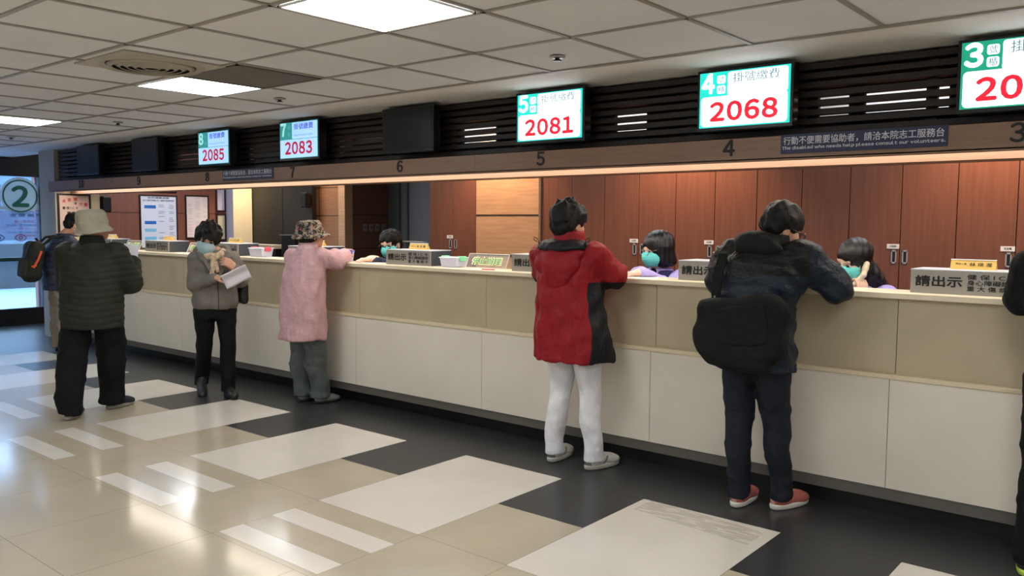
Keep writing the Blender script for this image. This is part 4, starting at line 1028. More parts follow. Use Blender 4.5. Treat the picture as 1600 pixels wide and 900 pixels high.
# ---------------------------------------------------------------- man in the dark jacket
def dark_man():
    root = person((-1.765, 4.13), -4, 'person in a dark navy jacket, jeans and salmon trainers bending over the counter')
    p = dict(head=(.075, .075, 1.462), yaw=-40, pitch=-24, tilt=8, hs=1.0, neck=(.035, .0, 1.385),
             torso=[(.72, 0, -.03, .16, .12), (.88, 0, -.03, .155, .12), (1.05, .0, -.04, .15, .12), (1.2, .01, -.03, .18, .125), (1.32, .02, -.02, .16, .10), (1.39, .03, -.01, .075, .065)],
             shL=(-.155, -.02, 1.315), elL=(-.275, .08, 1.175), wrL=(-.06, .36, 1.19), shR=(.205, .02, 1.325), elR=(.335, .135, 1.175), wrR=(.12, .40, 1.19),
             ftL=(-.075, -.02, 4), ftR=(.105, .09, -16))
    p['legs'] = legs(-.075, -.02, .105, .09, .86, (.058, .068, .092), kl=.0, kr=.0, tl=(.0, -.03), tr=(.0, -.03))
    body(p, root, M['skin'])
    trousers(p, root, FAB('dark_denim', (.115, .125, .16), bump=.3), [(.74, 0, -.03, .17, .13), (.90, 0, -.03, .165, .125), (1.0, 0, -.03, .15, .12)], 8, .0045)
    rows = [(.745, .01, -.03, .20, .155), (.90, .0, -.035, .20, .155), (1.05, .0, -.04, .21, .155), (1.2, .01, -.03, .235, .155), (1.31, .02, -.02, .215, .13), (1.375, .03, -.01, .125, .09), (1.40, .032, -.005, .09, .08)]
    nav, blk = FAB('navy_shell_fabric', (.09, .125, .175), rough=.45, bump=.25, bs=60), FAB('black_yoke_fabric', (.065, .065, .07), rough=.75)
    nav = two_tone(nav, (.055, .055, .06), ('MINIMUM', ('SUBTRACT', 'Z', ('MULTIPLY_ADD', ('SINE', ('MULTIPLY', 'X', 9.0)), .015, 1.215)), ('SUBTRACT', .26, ('ABSOLUTE', ('SUBTRACT', 'X', .02)))))
    jacket(p, root, 'jacket', nav, rows, dict(r=(.094, .080, .060), short=.02), 21, disp=folds(21, .0075, (34, 34, 34)))
    S = Sdf(.007); S.ell((.005, -.060, 1.395), (.125, .095, .056), .02, rot=(14, 0, 0)).ell((.03, -.10, 1.36), (.13, .05, .05), .03).loft([(1.36, .03, 0, .11, .10), (1.43, .045, .02, .085, .085)], .03)
    S.ell((.06, .05, 1.46), (.075, .09, .06), .01, 's'); S.disp(folds(22, .006)); S.mesh('hood', blk, root)
    hair_short(p, root, amp=.004, seed=9, vol=1.03, back=-.02, tufts=0, trim=1)
    glasses(p, root, M['blackplastic'], .003)
    shoes(p, root, 'salmon_trainer', two_tone(FAB('salmon_knit', (.70, .40, .36), bump=.3, bs=160), (.80, .62, .55), ('MAXIMUM', ('MINIMUM', ('SUBTRACT', -.040, 'Y'), ('SUBTRACT', .012, ('ABSOLUTE', 'X'))), ('SUBTRACT', 'Z', .082))), mat('white_foam_sole', (.82, .80, .76), .7), 1.05, mat('salmon_lace', (.80, .52, .46), .8))
    # bag slung on the left shoulder
    bag = empty('shoulder_bag', (-1.765, 4.13, .76), math.radians(-4)); tag(bag, 'big black fabric bag hanging on the back of the man in the dark jacket', 'bag')
    bm_ = FAB('black_bag_fabric', (.05, .05, .052), rough=.8)
    S = Sdf(.008); S.frame((0, 0, -.76))
    S.box((.045, -.268, .965), (.215, .065, .165), .05, .03, rot=(6, -8, 0)).ell((-.09, -.278, .91), (.12, .07, .10), .05).ell((.17, -.245, 1.04), (.10, .06, .09), .05).box((.07, -.262, .82), (.14, .055, .06), .04, .04)
    S.disp(folds(31, .007, (18, 18, 18))); S.mesh('bag_body', bm_, bag)
    S = Sdf(.007); S.frame((0, 0, -.76)); S.box((.05, -.328, .99), (.165, .016, .10), .014, .02, rot=(6, -8, 0)); S.disp(folds(33, .004)); S.mesh('front_pocket', bm_, bag)
    def strap(pts, w=.022):
        b = MB(); P_ = [Vector(q) for q in pts]; vs = []
        for i, q in enumerate(P_):
            tg = (P_[min(i+1, len(P_)-1)]-P_[max(i-1, 0)]).normalized(); sd = tg.cross(Vector((0, -1, .25))).normalized()
            vs += [q-sd*w+Vector((0, -.004, -.76)), q+sd*w+Vector((0, -.004, -.76)), q+sd*w+Vector((0, .003, -.76)), q-sd*w+Vector((0, .003, -.76))]
        fs = []
        for i in range(len(P_)-1):
            for k in range(4): fs.append((i*4+k, i*4+(k+1) % 4, i*4+4+(k+1) % 4, i*4+4+k))
        fs += [(0, 1, 2, 3), tuple(len(vs)-4+k for k in range(4))]
        b.add(vs, fs); return b
    strap([(-.125, -.215, 1.06), (-.135, -.205, 1.14), (-.13, -.19, 1.24), (-.125, -.155, 1.33), (-.115, -.08, 1.395), (-.11, .02, 1.385), (-.115, .09, 1.32)], .026).build('strap', bm_, bag)
    b = MB(); b.tube([(-.145, -.235, .36), (-.15, -.24, .33), (-.135, -.25, .30), (-.12, -.24, .33), (-.125, -.235, .36)], .004, 6); b.build('buckle', M['silver'], bag, smooth=True)
dark_man()

# ---------------------------------------------------------------- hats
def bucket_hat(p, root, m, crown=.098, ch=.085, brim=.155, drop=.05, inner=None, z=.030):
    t, R = head_frame(p); S = Sdf(.006); S.frame(t, R)
    S.loft([(z+.0, 0, -.012, crown*1.03, crown*1.20), (z+ch*.6, 0, -.014, crown*.96, crown*1.10), (z+ch, 0, -.016, crown*.80, crown*.93)], .02, cap=.022)
    S.loft([(z-drop, 0, -.008, brim, brim*1.10), (z-drop+.012, 0, -.008, brim*.985, brim*1.085), (z-drop*.4, 0, -.010, brim*.80, brim*.90), (z+.012, 0, -.012, crown*1.02, crown*1.19)], .012, cap=.003)
    S.loft([(z-drop-.03, 0, -.008, brim*1.02, brim*1.12), (z-drop, 0, -.008, brim*.89, brim*.99), (z-drop*.55, 0, -.010, brim*.66, brim*.76), (z-drop*.35, 0, -.012, crown*.6, crown*.8)], .004, 's', cap=.002)
    S.disp(folds(41, .0025, (30, 30, 30)))
    return S.mesh('hat', m, root)
# ---------------------------------------------------------------- woman in the pink coat
def pink_woman():
    root = person((-5.63, 4.14), 0, 'person in a pale pink coat and floral bucket hat leaning on the counter')
    p = dict(head=(.07, .045, 1.372), yaw=-16, pitch=5, tilt=3, hs=.95, neck=(.055, .02, 1.27),
             torso=[(.66, .03, -.02, .15, .12), (.8, .04, -.02, .15, .12), (.95, .045, -.02, .135, .11), (1.1, .05, -.01, .15, .11), (1.2, .05, .0, .13, .09), (1.28, .055, .01, .065, .06)],
             shL=(-.105, -.01, 1.185), elL=(-.16, .10, 1.04), wrL=(-.02, .34, 1.19), shR=(.19, .04, 1.20), elR=(.245, .15, 1.165), wrR=(.16, .29, 1.19),
             ftL=(-.06, .04, 8), ftR=(.10, .09, -10))
    p['legs'] = legs(-.06, .04, .10, .09, .78, (.075, .082, .10), kl=.0, kr=.0, tl=(.04, -.02), tr=(.03, -.02))
    body(p, root, M['skin'])
    trousers(p, root, FAB('grey_trouser_cloth', (.33, .35, .35)), [(.68, .03, -.02, .17, .13), (.9, .04, -.02, .15, .12)], 51, .005)
    rows = [(.535, .045, -.03, .200, .175), (.70, .045, -.03, .198, .165), (.90, .045, -.025, .195, .155), (1.05, .048, -.015, .19, .145), (1.17, .05, -.005, .175, .115), (1.245, .055, .01, .11, .085), (1.27, .055, .012, .082, .075)]
    pk = FAB('pale_pink_coat_cloth', (.74, .585, .60), rough=.7)
    jacket(p, root, 'coat', pk, rows, dict(r=(.076, .072, .062), short=-.01), 52, disp=folds(52, .0055, (30, 30, 22)))
    S = Sdf(.006); S.loft([(1.235, .056, .012, .092, .085), (1.29, .058, .018, .078, .078), (1.312, .06, .02, .074, .074)], cap=.008); S.ell((.062, .03, 1.32), (.062, .064, .03), .01, 's'); S.mesh('collar', FAB('pink_collar_cloth', (.82, .68, .69)), root)
    S = Sdf(.006); t, R = head_frame(p); S.frame(t, R); S.ell((0, -.035, -.01), (.080, .078, .075), .02).ell((0, .075, -.05), (.08, .07, .09), .01, 's'); S.disp(folds(53, .005, (60, 60, 40))); S.mesh('hair', M['hair'], root)
    fm = mat('floral_hat_cloth', (.5, .45, .4), .9); nt = fm.node_tree; tc = nt.nodes.new('ShaderNodeTexCoord'); vo = nt.nodes.new('ShaderNodeTexVoronoi'); vo.inputs['Scale'].default_value = 62
    ns = nt.nodes.new('ShaderNodeTexNoise'); ns.inputs['Scale'].default_value = 40; mx = nt.nodes.new('ShaderNodeMixRGB'); mx.inputs['Fac'].default_value = .06
    nt.links.new(tc.outputs['Object'], ns.inputs['Vector']); nt.links.new(tc.outputs['Object'], mx.inputs['Color1']); nt.links.new(ns.outputs['Color'], mx.inputs['Color2']); nt.links.new(mx.outputs['Color'], vo.inputs['Vector'])
    rp = nt.nodes.new('ShaderNodeValToRGB'); rp.color_ramp.interpolation = 'CONSTANT'; e = rp.color_ramp.elements
    e[0].position = 0; e[0].color = (*lin((.11, .09, .08)), 1); e[1].position = .34; e[1].color = (*lin((.50, .44, .36)), 1)
    for ps, c in ((.52, (.16, .14, .12)), (.66, (.62, .55, .46)), (.80, (.58, .30, .30)), (.87, (.46, .45, .44))): q = e.new(ps); q.color = (*lin(c), 1)
    sep = nt.nodes.new('ShaderNodeSeparateColor'); nt.links.new(vo.outputs['Color'], sep.inputs['Color']); nt.links.new(sep.outputs['Red'], rp.inputs['Fac']); nt.links.new(rp.outputs['Color'], nt.nodes['Principled BSDF'].inputs['Base Color'])
    bucket_hat(p, root, fm, .094, .088, .142, .048)
    shoes(p, root, 'leather', mat('silvery_leather', (.58, .57, .56), .3, metal=.35), mat('dark_sole', (.12, .11, .11), .7), .95)
pink_woman()

# ---------------------------------------------------------------- woman in the grey jacket walking towards the camera
def grey_woman():
    root = person((-6.47, 3.83), -112, 'person with short black hair in a grey jacket, masked, reading a white paper')
    p = dict(head=(.03, .055, 1.325), yaw=-8, pitch=-20, tilt=-13, hs=1.0, neck=(-.02, .01, 1.23),
             torso=[(.70, -.03, 0, .15, .11), (.82, -.03, 0, .15, .11), (.95, -.035, 0, .135, .105), (1.08, -.035, .0, .15, .11), (1.17, -.03, .0, .13, .09), (1.24, -.02, .01, .065, .06)],
             shL=(-.175, .0, 1.165), elL=(-.235, .03, .97), wrL=(-.155, .20, 1.09), shR=(.12, .0, 1.16), elR=(.135, .02, .945), wrR=(.0, .20, 1.01),
             handL=((.55, .45, .45), (.6, -.5, 0), (0, .4, 1), .75, .95), handR=((-.85, .35, .12), (-.2, .1, -1), (0, 1, .4), .7, .95),
             ftL=(-.10, .14, 8), ftR=(.075, -.13, -6, .055, -28))
    p['legs'] = legs(-.10, .13, .075, -.10, .74, (.058, .066, .088), kl=.02, kr=.06, tl=(-.03, 0), tr=(-.03, 0))
    p['legs']['R'][0] = (.075, .075, -.155, .056, .066); p['legs']['R'][1] = (.18, .073, -.12, .058, .064)
    body(p, root, M['skin']); eyes(p, root, False); mask(p, root, M['mask_blue'])
    trousers(p, root, FAB('black_trouser_cloth', (.045, .045, .05)), [(.66, -.03, 0, .16, .12), (.84, -.03, 0, .15, .115)], 61, .004)
    gm_ = FAB('taupe_jacket_cloth', (.46, .435, .405), rough=.75, bump=.15)
    rows = [(.735, -.035, 0, .172, .130), (.78, -.035, 0, .188, .138), (.95, -.035, 0, .180, .134), (1.08, -.033, .0, .188, .135), (1.16, -.03, .0, .165, .11), (1.215, -.022, .01, .105, .085), (1.24, -.02, .012, .08, .078)]
    def ex(S): S.ell((-.02, -.055, 1.205), (.125, .07, .055), .03, rot=(10, 0, 0)).ell((-.075, .075, 1.17), (.05, .035, .07), .03, rot=(0, -25, 0)).ell((.045, .075, 1.16), (.05, .035, .07), .03, rot=(0, 25, 0))
    jacket(p, root, 'jacket', gm_, rows, dict(r=(.066, .059, .047), short=.01), 62, extra=ex, disp=quilt(.006, .165, 62, .74, .004))
    hd_ = Sdf(.006)
    for sx in (-1, 1): hd_.chain([(-.02+sx*.03, -.085, 1.235), (-.02+sx*.105, -.03, 1.225), (-.02+sx*.098, .07, 1.185), (-.02+sx*.055, .135, 1.09), (-.02+sx*.02, .15, 1.01)], [.04, .042, .034, .024, .014], .03)
    hd_.disp(folds(65, .003)); hd_.mesh('hood_collar', gm_, root)
    for sx in (-1, 1):
        b = MB(); b.tube([(-.02+sx*.14, -.02, 1.235), (-.02+sx*.125, .085, 1.19), (-.02+sx*.075, .158, 1.09), (-.02+sx*.025, .170, 1.0)], .004, 6); b.build('dark_piping', mat('dark_zip', (.20, .19, .18), .5), root, smooth=True)
    b = MB(); b.tube([(-.018, .105, 1.13), (-.03, .138, 1.0), (-.035, .139, .86), (-.035, .134, .745)], .004, 6); b.build('zip', mat('dark_zip', (.20, .19, .18), .5), root)
    S = Sdf(.006)
    pts = [(-.095, .045, 1.215), (-.06, .105, 1.195), (-.01, .125, 1.180), (.04, .105, 1.195), (.08, .045, 1.22), (.04, -.05, 1.235), (-.055, -.05, 1.235), (-.095, .045, 1.215)]
    S.chain(pts, [.030]*8, .012).ell((.0, .142, 1.160), (.026, .022, .028), .008).box((.012, .150, 1.085), (.022, .012, .062), .010, .006, rot=(8, -8, 0)).box((-.022, .150, 1.100), (.019, .011, .050), .009, .006, rot=(8, 12, 0))
    S.disp(folds(63, .003, (60, 60, 60))); S.mesh('scarf', mat('cream_print_scarf', (.86, .79, .67), .9, var=.3, vscale=45, col2=(.66, .54, .44)), root)
    hair_short(p, root, amp=.006, seed=14, vol=1.19, back=.015, tufts=16)
    shoes(p, root, 'black_shoe', mat('black_shoe_leather', (.06, .06, .06), .45), mat('black_sole', (.04, .04, .04), .7), .96)
    bg_ = empty('shoulder_bag', root.location, root.rotation_euler.z); tag(bg_, 'small black shoulder bag at the side of the woman in the grey jacket', 'bag')
    S = Sdf(.007); S.box((-.262, -.06, .86), (.04, .095, .09), .03, .02); S.disp(folds(64, .004)); S.mesh('bag_body', mat('black_bag_leather', (.06, .05, .05), .5), bg_)
    b = MB(); b.tube([(-.235, .03, .93), (-.20, .10, 1.0), (-.155, .115, 1.09), (-.125, .09, 1.17), (-.11, .03, 1.235), (-.125, -.05, 1.21), (-.19, -.11, 1.08), (-.245, -.10, .94)], .011, 8); b.build('strap', mat('black_bag_leather', (.06, .05, .05), .5), bg_, smooth=True)
    b = MB(); n = 8; vs = []
    R_ = rotm(-32, 0, 0) @ rotm(0, 26, 0); c = A3((-.145, .315, 1.035))
    for i in range(n+1):
        for j in range(n+1):
            u_, v_ = (i/n-.5)*.215, (j/n-.5)*.150; vs.append(c+R_@A3((u_, .012*math.sin(u_*16)+(.018*abs(v_)/.075), v_)))
    b.add(vs, [(i*(n+1)+j, (i+1)*(n+1)+j, (i+1)*(n+1)+j+1, i*(n+1)+j+1) for i in range(n) for j in range(n)]); b.flat = True
    o = b.build('paper_sheet', M['paper'], smooth=True); o.location = root.location; o.rotation_euler = root.rotation_euler
    s = o.modifiers.new('thick', 'SOLIDIFY'); s.thickness = .0012; tag(o, 'white folded paper held by the woman in the grey jacket', 'paper')
grey_woman()

# ---------------------------------------------------------------- person in the pale bucket hat
def hat_person():
    root = person((-6.53, 2.85), 35, 'person in a pale bucket hat, dark quilted jacket and wide black trousers')
    p = dict(head=(.02, .06, 1.435), yaw=-52, pitch=6, tilt=4, hs=1.0, neck=(.02, .02, 1.325),
             torso=[(.70, .0, .0, .18, .15), (.85, .0, .0, .18, .15), (1.0, .0, .0, .17, .14), (1.15, .0, .01, .17, .13), (1.25, .005, .01, .15, .11), (1.33, .01, .02, .07, .065)],
             shL=(-.165, .0, 1.225), elL=(-.21, .08, .98), wrL=(-.07, .30, 1.08), shR=(.205, .03, 1.225), elR=(.255, .14, 1.0), wrR=(.17, .33, 1.15),
             handR=((-.25, .35, 1), (-1, .1, 0), (0, -1, .3), .7, 1.0),
             ftL=(-.06, -.19, 10), ftR=(.05, .20, -22))
    p['legs'] = legs(-.06, -.19, .05, .19, .74, (.092, .102, .104), kl=.0, kr=.01, z0=.045, tl=(.005, -.03), tr=(.035, .03))
    body(p, root, M['skin'])
    trousers(p, root, FAB('black_wide_cloth', (.05, .05, .06)), [(.68, .02, 0, .195, .165), (.9, .02, 0, .18, .15)], 71, .006)
    rows = [(.665, .02, .0, .218, .200), (.75, .02, .0, .226, .208), (.92, .02, .0, .226, .200), (1.08, .02, .005, .225, .185), (1.19, .02, .01, .21, .155), (1.27, .02, .015, .15, .11), (1.315, .02, .02, .095, .085)]
    jk = FAB('dark_olive_quilt', (.155, .165, .135), rough=.7, bump=.1)
    jacket(p, root, 'jacket', jk, rows, dict(r=(.094, .086, .062), short=.015), 72, disp=quilt(.006, .048, 72, .66, .003), n=2.1)
    S = Sdf(.007); S.loft([(1.285, .02, .015, .105, .098), (1.35, .02, .025, .082, .082), (1.365, .017, .027, .078, .078)], cap=.012); S.mesh('collar', FAB('black_collar_cloth', (.08, .085, .075)), root)
    S = Sdf(.006); t, R = head_frame(p); S.frame(t, R); S.ell((0, -.03, -.005), (.080, .080, .07), .02).ell((0, .085, -.045), (.08, .075, .09), .01, 's'); S.mesh('hair', mat('grey_black_hair', (.16, .15, .14), .6, bump=.5, bscale=80), root)
    bucket_hat(p, root, FAB('pale_canvas', (.66, .64, .56), rough=.9), .099, .104, .128, .068, z=.022)
    shoes(p, root, 'canvas', FAB('navy_canvas', (.17, .18, .23)), mat('pale_rubber', (.62, .60, .57), .7), 1.0, mat('white_lace', (.80, .80, .78), .8))
    o = MB().box(-.06, .05, -.001, .001, -.05, .065).build('paper_sheet', M['paper']); o.location = (root.location.x-.055, root.location.y+.36, 1.225); o.rotation_euler = (math.radians(-12), math.radians(8), math.radians(60))
    tag(o, 'white paper slip raised by the person in the pale bucket hat', 'paper')
hat_person()

# ---------------------------------------------------------------- man with the backpack
def pack_man():
    root = person((-9.86, 3.99), -6, 'person in a black cap and blue puffer jacket at the far end')
    p = dict(head=(.05, .155, 1.42), yaw=-6, pitch=-26, tilt=0, hs=1.0, neck=(.02, .06, 1.315),
             torso=[(.72, 0, -.02, .16, .12), (.88, 0, -.01, .16, .12), (1.02, 0, .0, .15, .12), (1.15, .0, .02, .17, .12), (1.25, .01, .04, .15, .10), (1.32, .015, .05, .07, .065)],
             shL=(-.19, .03, 1.225), elL=(-.25, .13, 1.02), wrL=(-.10, .24, 1.18), shR=(.19, .05, 1.225), elR=(.25, .16, 1.05), wrR=(.10, .29, 1.20),
             ftL=(-.10, .02, 6), ftR=(.10, .03, -8))
    p['legs'] = legs(-.10, .02, .10, .03, .84, (.088, .095, .105), kl=.01, kr=.01)
    body(p, root, M['skin']); mask(p, root, mat('white_mask', (.88, .86, .86), .8)); eyes(p, root)
    trousers(p, root, FAB('khaki_cloth', (.50, .46, .40)), [(.72, 0, -.01, .18, .14), (.95, 0, -.01, .165, .13)], 81, .006)
    rows = [(.70, .0, -.01, .20, .16), (.80, .0, -.01, .205, .165), (1.0, .0, .0, .205, .165), (1.14, .0, .02, .205, .155), (1.23, .008, .035, .18, .125), (1.29, .014, .05, .115, .09), (1.33, .016, .055, .09, .085)]
    jacket(p, root, 'jacket', FAB('slate_blue_puffer', (.185, .205, .28), rough=.5, bump=.1, var=.25), rows, dict(r=(.088, .080, .060), short=.02), 82, disp=quilt(.009, .065, 82, .7, .004))
    hair_short(p, root, amp=.004, seed=21, vol=.97)
    t, R = head_frame(p); S = Sdf(.006); S.frame(t, R)
    S.ell((0, -.014, .055), (.093, .110, .080), .01).cut((0, .08, -1), -.032).box((0, .125, .040), (.066, .055, .006), .006, .014, rot=(-8, 0, 0)); S.mesh('cap', FAB('black_cap_cloth', (.075, .08, .09)), root)
    shoes(p, root, 'black_shoe', None, None, 1.02)
    r = empty('backpack', root.location, root.rotation_euler.z); tag(r, 'dark olive backpack with an orange tag on the man in the blue puffer', 'backpack')
    om = FAB('dark_olive_nylon', (.16, .165, .14), rough=.7)
    S = Sdf(.008); S.box((-.01, -.262, 1.03), (.15, .085, .215), .07, .02, rot=(-8, 0, 0)).ell((-.01, -.305, .93), (.12, .065, .13), .04); S.disp(folds(83, .005)); S.mesh('pack_body', om, r)
    S = Sdf(.007); S.box((-.01, -.36, .96), (.115, .03, .105), .028, .02, rot=(-8, 0, 0)); S.disp(folds(84, .004)); S.mesh('front_pocket', FAB('olive_pocket_nylon', (.20, .205, .17)), r)
    for sx in (-1, 1):
        b = MB(); b.tube([(sx*.10, -.19, 1.20), (sx*.115, -.10, 1.285), (sx*.12, .03, 1.305), (sx*.125, .14, 1.24), (sx*.135, .195, 1.12), (sx*.16, .14, .98), (sx*.165, -.05, .90), (sx*.13, -.17, .87)], .014, 8); b.build('strap', om, r, smooth=True)
    b = MB(); b.tube([(.02, -.20, 1.235), (.02, -.225, 1.275), (-.03, -.225, 1.275), (-.03, -.20, 1.235)], .007, 6); b.build('grab_handle', om, r, smooth=True)
    b = MB(); b.tube([(.148, -.30, .96), (.150, -.25, 1.05), (.146, -.215, 1.14)], .012, 6); b.tube([(.150, -.32, .975), (.154, -.27, .985)], .010, 6); o = b.build('orange_tag', mat('orange_ribbon', (.93, .36, .20), .6), r); o['label'] = 'orange ribbon'
pack_man()

# ---------------------------------------------------------------- person at the right edge
def edge_person():
    root = person((-.40, 4.10), 0, 'person in black, mostly cut off by the right edge of the photo')
    p = dict(head=(.0, .08, 1.50), yaw=0, pitch=-18, tilt=0, hs=1.0, neck=(0, .02, 1.39),
             torso=[(.74, 0, -.02, .16, .12), (.9, 0, -.02, .155, .12), (1.08, 0, -.02, .15, .12), (1.22, 0, -.01, .175, .12), (1.32, 0, .0, .15, .10), (1.395, 0, .01, .07, .065)],
             shL=(-.18, .0, 1.305), elL=(-.20, .06, 1.165), wrL=(-.05, .36, 1.19), shR=(.18, .0, 1.305), elR=(.27, .10, 1.17), wrR=(.08, .36, 1.19), ftL=(-.125, .0, 4), ftR=(.12, .02, -10))
    p['legs'] = legs(-.125, .0, .12, .02, .86, (.056, .066, .09))
    body(p, root, M['skin'])
    trousers(p, root, FAB('black_leg_cloth', (.05, .05, .055)), [(.74, 0, -.02, .165, .125), (.95, 0, -.02, .155, .12)], 91, .004)
    rows = [(.78, 0, -.02, .165, .14), (.95, 0, -.02, .165, .145), (1.1, 0, -.02, .17, .145), (1.22, 0, -.01, .175, .14), (1.31, 0, .0, .165, .11), (1.37, 0, .01, .11, .085), (1.40, 0, .01, .085, .08)]
    jacket(p, root, 'jacket', FAB('black_jacket_cloth', (.055, .055, .06)), rows, dict(r=(.075, .070, .056), short=.02), 92)
    hair_short(p, root, seed=30)
    shoes(p, root, 'lime_trainer', FAB('charcoal_knit', (.20, .21, .21)), mat('lime_sole', (.72, .82, .30), .6), 1.0, mat('grey_lace2', (.6, .62, .6), .8))
edge_person()

# ---------------------------------------------------------------- clerks behind the counter (seated, facing the hall)
def seated(loc, th, label, hd, shz=1.05, hw=.165, **k):
    root = person(loc, th, label)
    d = shz-1.05
    p = dict(head=hd, neck=(hd[0]*.6, hd[1]*.4-.005, shz+.075), torso=[(.47, 0, -.06, .165, .12), (.60, 0, -.05, .155, .12), (.78, 0, -.03, .14, .11), (.95+d*.5, 0, -.01, .155, .115), (1.05+d, hd[0]*.3, .0, .135, .09), (1.10+d, hd[0]*.5, .005, .065, .06)],
             shL=(-hw, 0, shz), shR=(hw, 0, shz), legL=[(-.10, -.05, .50), (-.12, .32, .48), (-.12, .24, .07)], legR=[(.10, -.05, .50), (.12, .32, .48), (.12, .24, .07)], ftL=(-.12, .22, 4), ftR=(.12, .22, -4))
    p.update(k); return root, p
def lower(p, root, m):
    S = Sdf(.009); S.loft([(.43, 0, -.07, .18, .14), (.60, 0, -.05, .165, .13)], .03)
    for s_ in 'LR': S.chain(p['leg'+s_], [.085, .066, .052], .03)
    S.disp(folds(99, .003)); S.mesh('trousers', m, root)
    shoes(p, root, 'black_shoe', None, None, .96)
def bob_clerk():
    root, p = seated((-2.86, 5.02), 178, 'person with a black bob, glasses and teal mask, seated behind the counter', (-.01, .05, 1.305), 1.115, yaw=-28, pitch=-12, tilt=0, hs=.98,
                     elL=(-.24, .16, .93), wrL=(-.20, .42, 1.16), elR=(.24, .26, 1.10), wrR=(-.05+.05, .52, 1.175), handR=((-.4, .9, -.1), (0, 0, -1), (-1, .2, .3), .5, .95))
    del p['handR']; p.update(elL=(-.225, .19, 1.05), wrL=(-.14, .46, 1.172), handL=((.35, .9, -.05), (0, 0, -1), (1, .2, .3), .5, .95), elR=(.24, .12, .88), wrR=(.16, .30, .80))
    body(p, root, M['skin_pale']); eyes(p, root, False); mask(p, root, M['mask_teal']); glasses(p, root, mat('thin_metal_frame', (.55, .50, .48), .3, metal=.8), .0016)
    lav = FAB('lavender_shirt', (.70, .65, .90))
    rows = [(.55, 0, -.05, .175, .135), (.80, 0, -.03, .165, .13), (1.0, 0, -.01, .172, .132), (1.11, 0, .0, .165, .11), (1.16, -.003, .005, .10, .08), (1.185, -.005, .01, .07, .068)]
    jacket(p, root, 'shirt', lav, rows, dict(r=(.068, .060, .048), short=.02), 101, disp=folds(101, .003))
    S = Sdf(.007); S.loft([(z, a, b_, c+.014, e+.014) for z, a, b_, c, e in rows[:4]]+[(1.17, -.003, .005, .115, .09)], .02)
    S.ell((0, .16, 1.11), (.055, .12, .15), .02, 's'); S.disp(folds(102, .003)); S.mesh('vest', FAB('navy_vest_cloth', (.16, .13, .30)), root)
    S = Sdf(.007); S.ell((0, .070, 1.09), (.045, .055, .095), .02); S.mesh('inner_top', FAB('black_top_cloth', (.05, .05, .055)), root)
    t, R = head_frame(p); S = Sdf(.006); S.frame(t, R)
    S.ell((0, -.020, .040), (.094, .110, .092), .02).loft([(-.125, 0, -.035, .092, .080), (-.09, 0, -.03, .100, .088), (-.03, 0, -.025, .099, .092), (.04, 0, -.02, .093, .100)], .03, cap=.03)
    S.ell((0, .092, -.075), (.064, .075, .112), .012, 's').ell((0, -.02, -.14), (.06, .06, .06), .02, 's')
    S.disp(lambda x, y, z: .0014*np.sin(150*x+120*y)); S.mesh('hair', mat('glossy_black_hair', (.05, .048, .06), .28, bump=.25, bscale=90, stretch=(4, 4, .4)), root)
    lower(p, root, FAB('navy_trouser_cloth', (.12, .12, .20)))
bob_clerk()
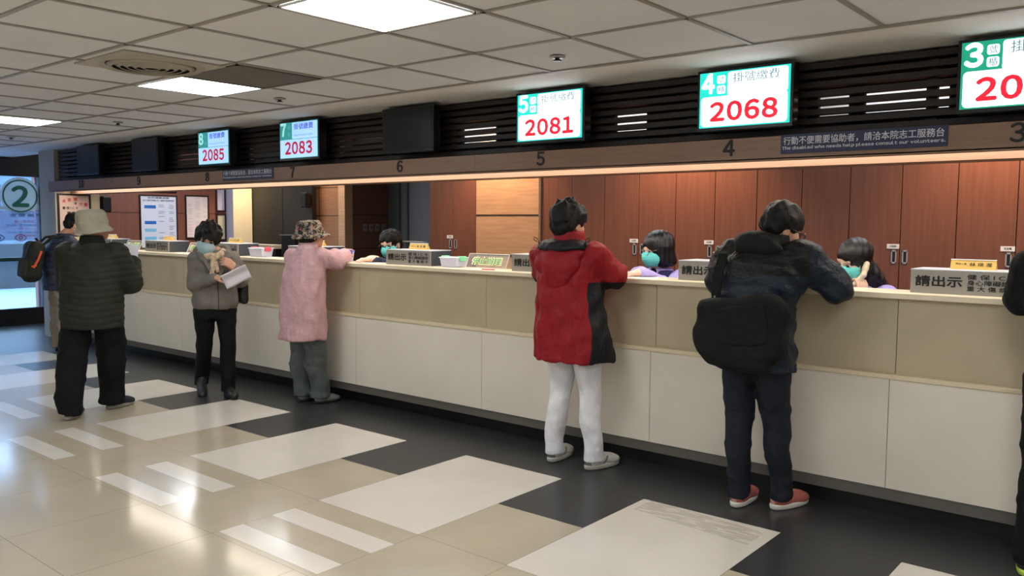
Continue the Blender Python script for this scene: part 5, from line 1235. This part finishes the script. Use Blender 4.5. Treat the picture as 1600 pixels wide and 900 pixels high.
def phone_clerk():
    root, p = seated((-1.56, 5.02), 178, 'person with long dark hair and teal mask holding a phone handset to the ear', (.0, .065, 1.275), 1.07, yaw=-24, pitch=-22, tilt=-8, hs=.98)
    t, R = head_frame(p); pa, pc = t+R@A3((-.086, -.005, -.005)), t+R@A3((-.074, .085, -.095)); g = (pa*.35+pc*.65)+R@A3((-.022, 0, 0))
    wr = g+R@A3((-.035, .05, -.10)); dg = g-wr
    p.update(elL=(-.20, .26, 1.02), wrL=tuple(wr), handL=(tuple(dg), tuple(R@A3((1, -.25, .15))), tuple(R@A3((.1, .7, .6))), .95, .92), elR=(.22, .14, .86), wrR=(.14, .30, .80))
    body(p, root, M['skin_pale']); eyes(p, root, False); mask(p, root, M['mask_teal'])
    rows = [(.55, 0, -.05, .175, .135), (.78, 0, -.03, .165, .13), (.97, 0, -.01, .172, .132), (1.065, 0, .0, .165, .11), (1.115, .0, .01, .10, .08), (1.14, .0, .012, .072, .068)]
    jacket(p, root, 'shirt', FAB('lavender_shirt', (.70, .65, .90)), rows, dict(r=(.070, .060, .044), short=.05), 111, disp=folds(111, .003))
    t, R = head_frame(p); S = Sdf(.006); S.frame(t, R)
    S.ell((0, -.018, .040), (.090, .108, .090), .02).ell((0, .092, -.068), (.060, .078, .105), .012, 's')
    S.frame()
    S.loft([(1.0, -.05, -.105, .125, .060), (1.10, -.04, -.07, .13, .075), (1.19, -.025, -.015, .118, .085), (1.28, -.005, .02, .092, .088)], .03, cap=.02)
    S.frame(t, R); S.ell((0, .10, -.075), (.060, .085, .12), .012, 's'); S.frame()
    S.disp(lambda x, y, z: .0022*np.sin(130*x+90*y+10*z)); S.mesh('hair', mat('dark_brown_hair', (.085, .065, .06), .32, bump=.3, bscale=80, stretch=(4, 4, .4)), root)
    lower(p, root, FAB('navy_trouser_cloth', (.12, .12, .20)))
    r = empty('phone_handset', root.location, root.rotation_euler.z); tag(r, 'cream phone handset at the ear of the long-haired clerk', 'phone')
    a, c = t+R@A3((-.088, -.005, -.005)), t+R@A3((-.075, .085, -.095)); S = Sdf(.005)
    m_ = (a+c)/2+R@A3((-.020, 0, 0)); S.chain([a, a*.6+m_*.4, m_, c*.6+m_*.4, c], [.0175, .0165, .0145, .0155, .0170], .01)
    S.mesh('handset', mat('cream_plastic', (.90, .84, .72), .4), r)
phone_clerk()
def glasses_clerk():
    root, p = seated((-5.50, 5.06), 168, 'person in black glasses and teal mask, low behind the grey sign box', (.02, .06, 1.285), 1.02, yaw=28, pitch=-16, tilt=4, hs=1.0)
    p.update(elL=(-.285, .19, 1.06), wrL=(-.30, .42, 1.175), handL=((.25, .9, -.05), (0, 0, -1), (1, .2, .3), .6, 1.0), elR=(.24, .12, .86), wrR=(.14, .30, .80))
    body(p, root, M['skin_pale']); eyes(p, root, False); mask(p, root, M['mask_teal']); glasses(p, root, M['blackplastic'], .003)
    rows = [(.55, 0, -.05, .185, .14), (.78, 0, -.03, .175, .135), (.94, 0, -.01, .18, .135), (1.02, 0, .0, .17, .11), (1.07, .005, .01, .10, .08), (1.10, .01, .012, .075, .07)]
    jacket(p, root, 'jacket', FAB('slate_jacket_cloth', (.20, .23, .30)), rows, dict(r=(.072, .064, .050), short=.03), 121, disp=folds(121, .005))
    hair_short(p, root, amp=.005, seed=33, vol=1.03, trim=1)
    lower(p, root, FAB('black_trouser_cloth', (.045, .045, .05)))
glasses_clerk()
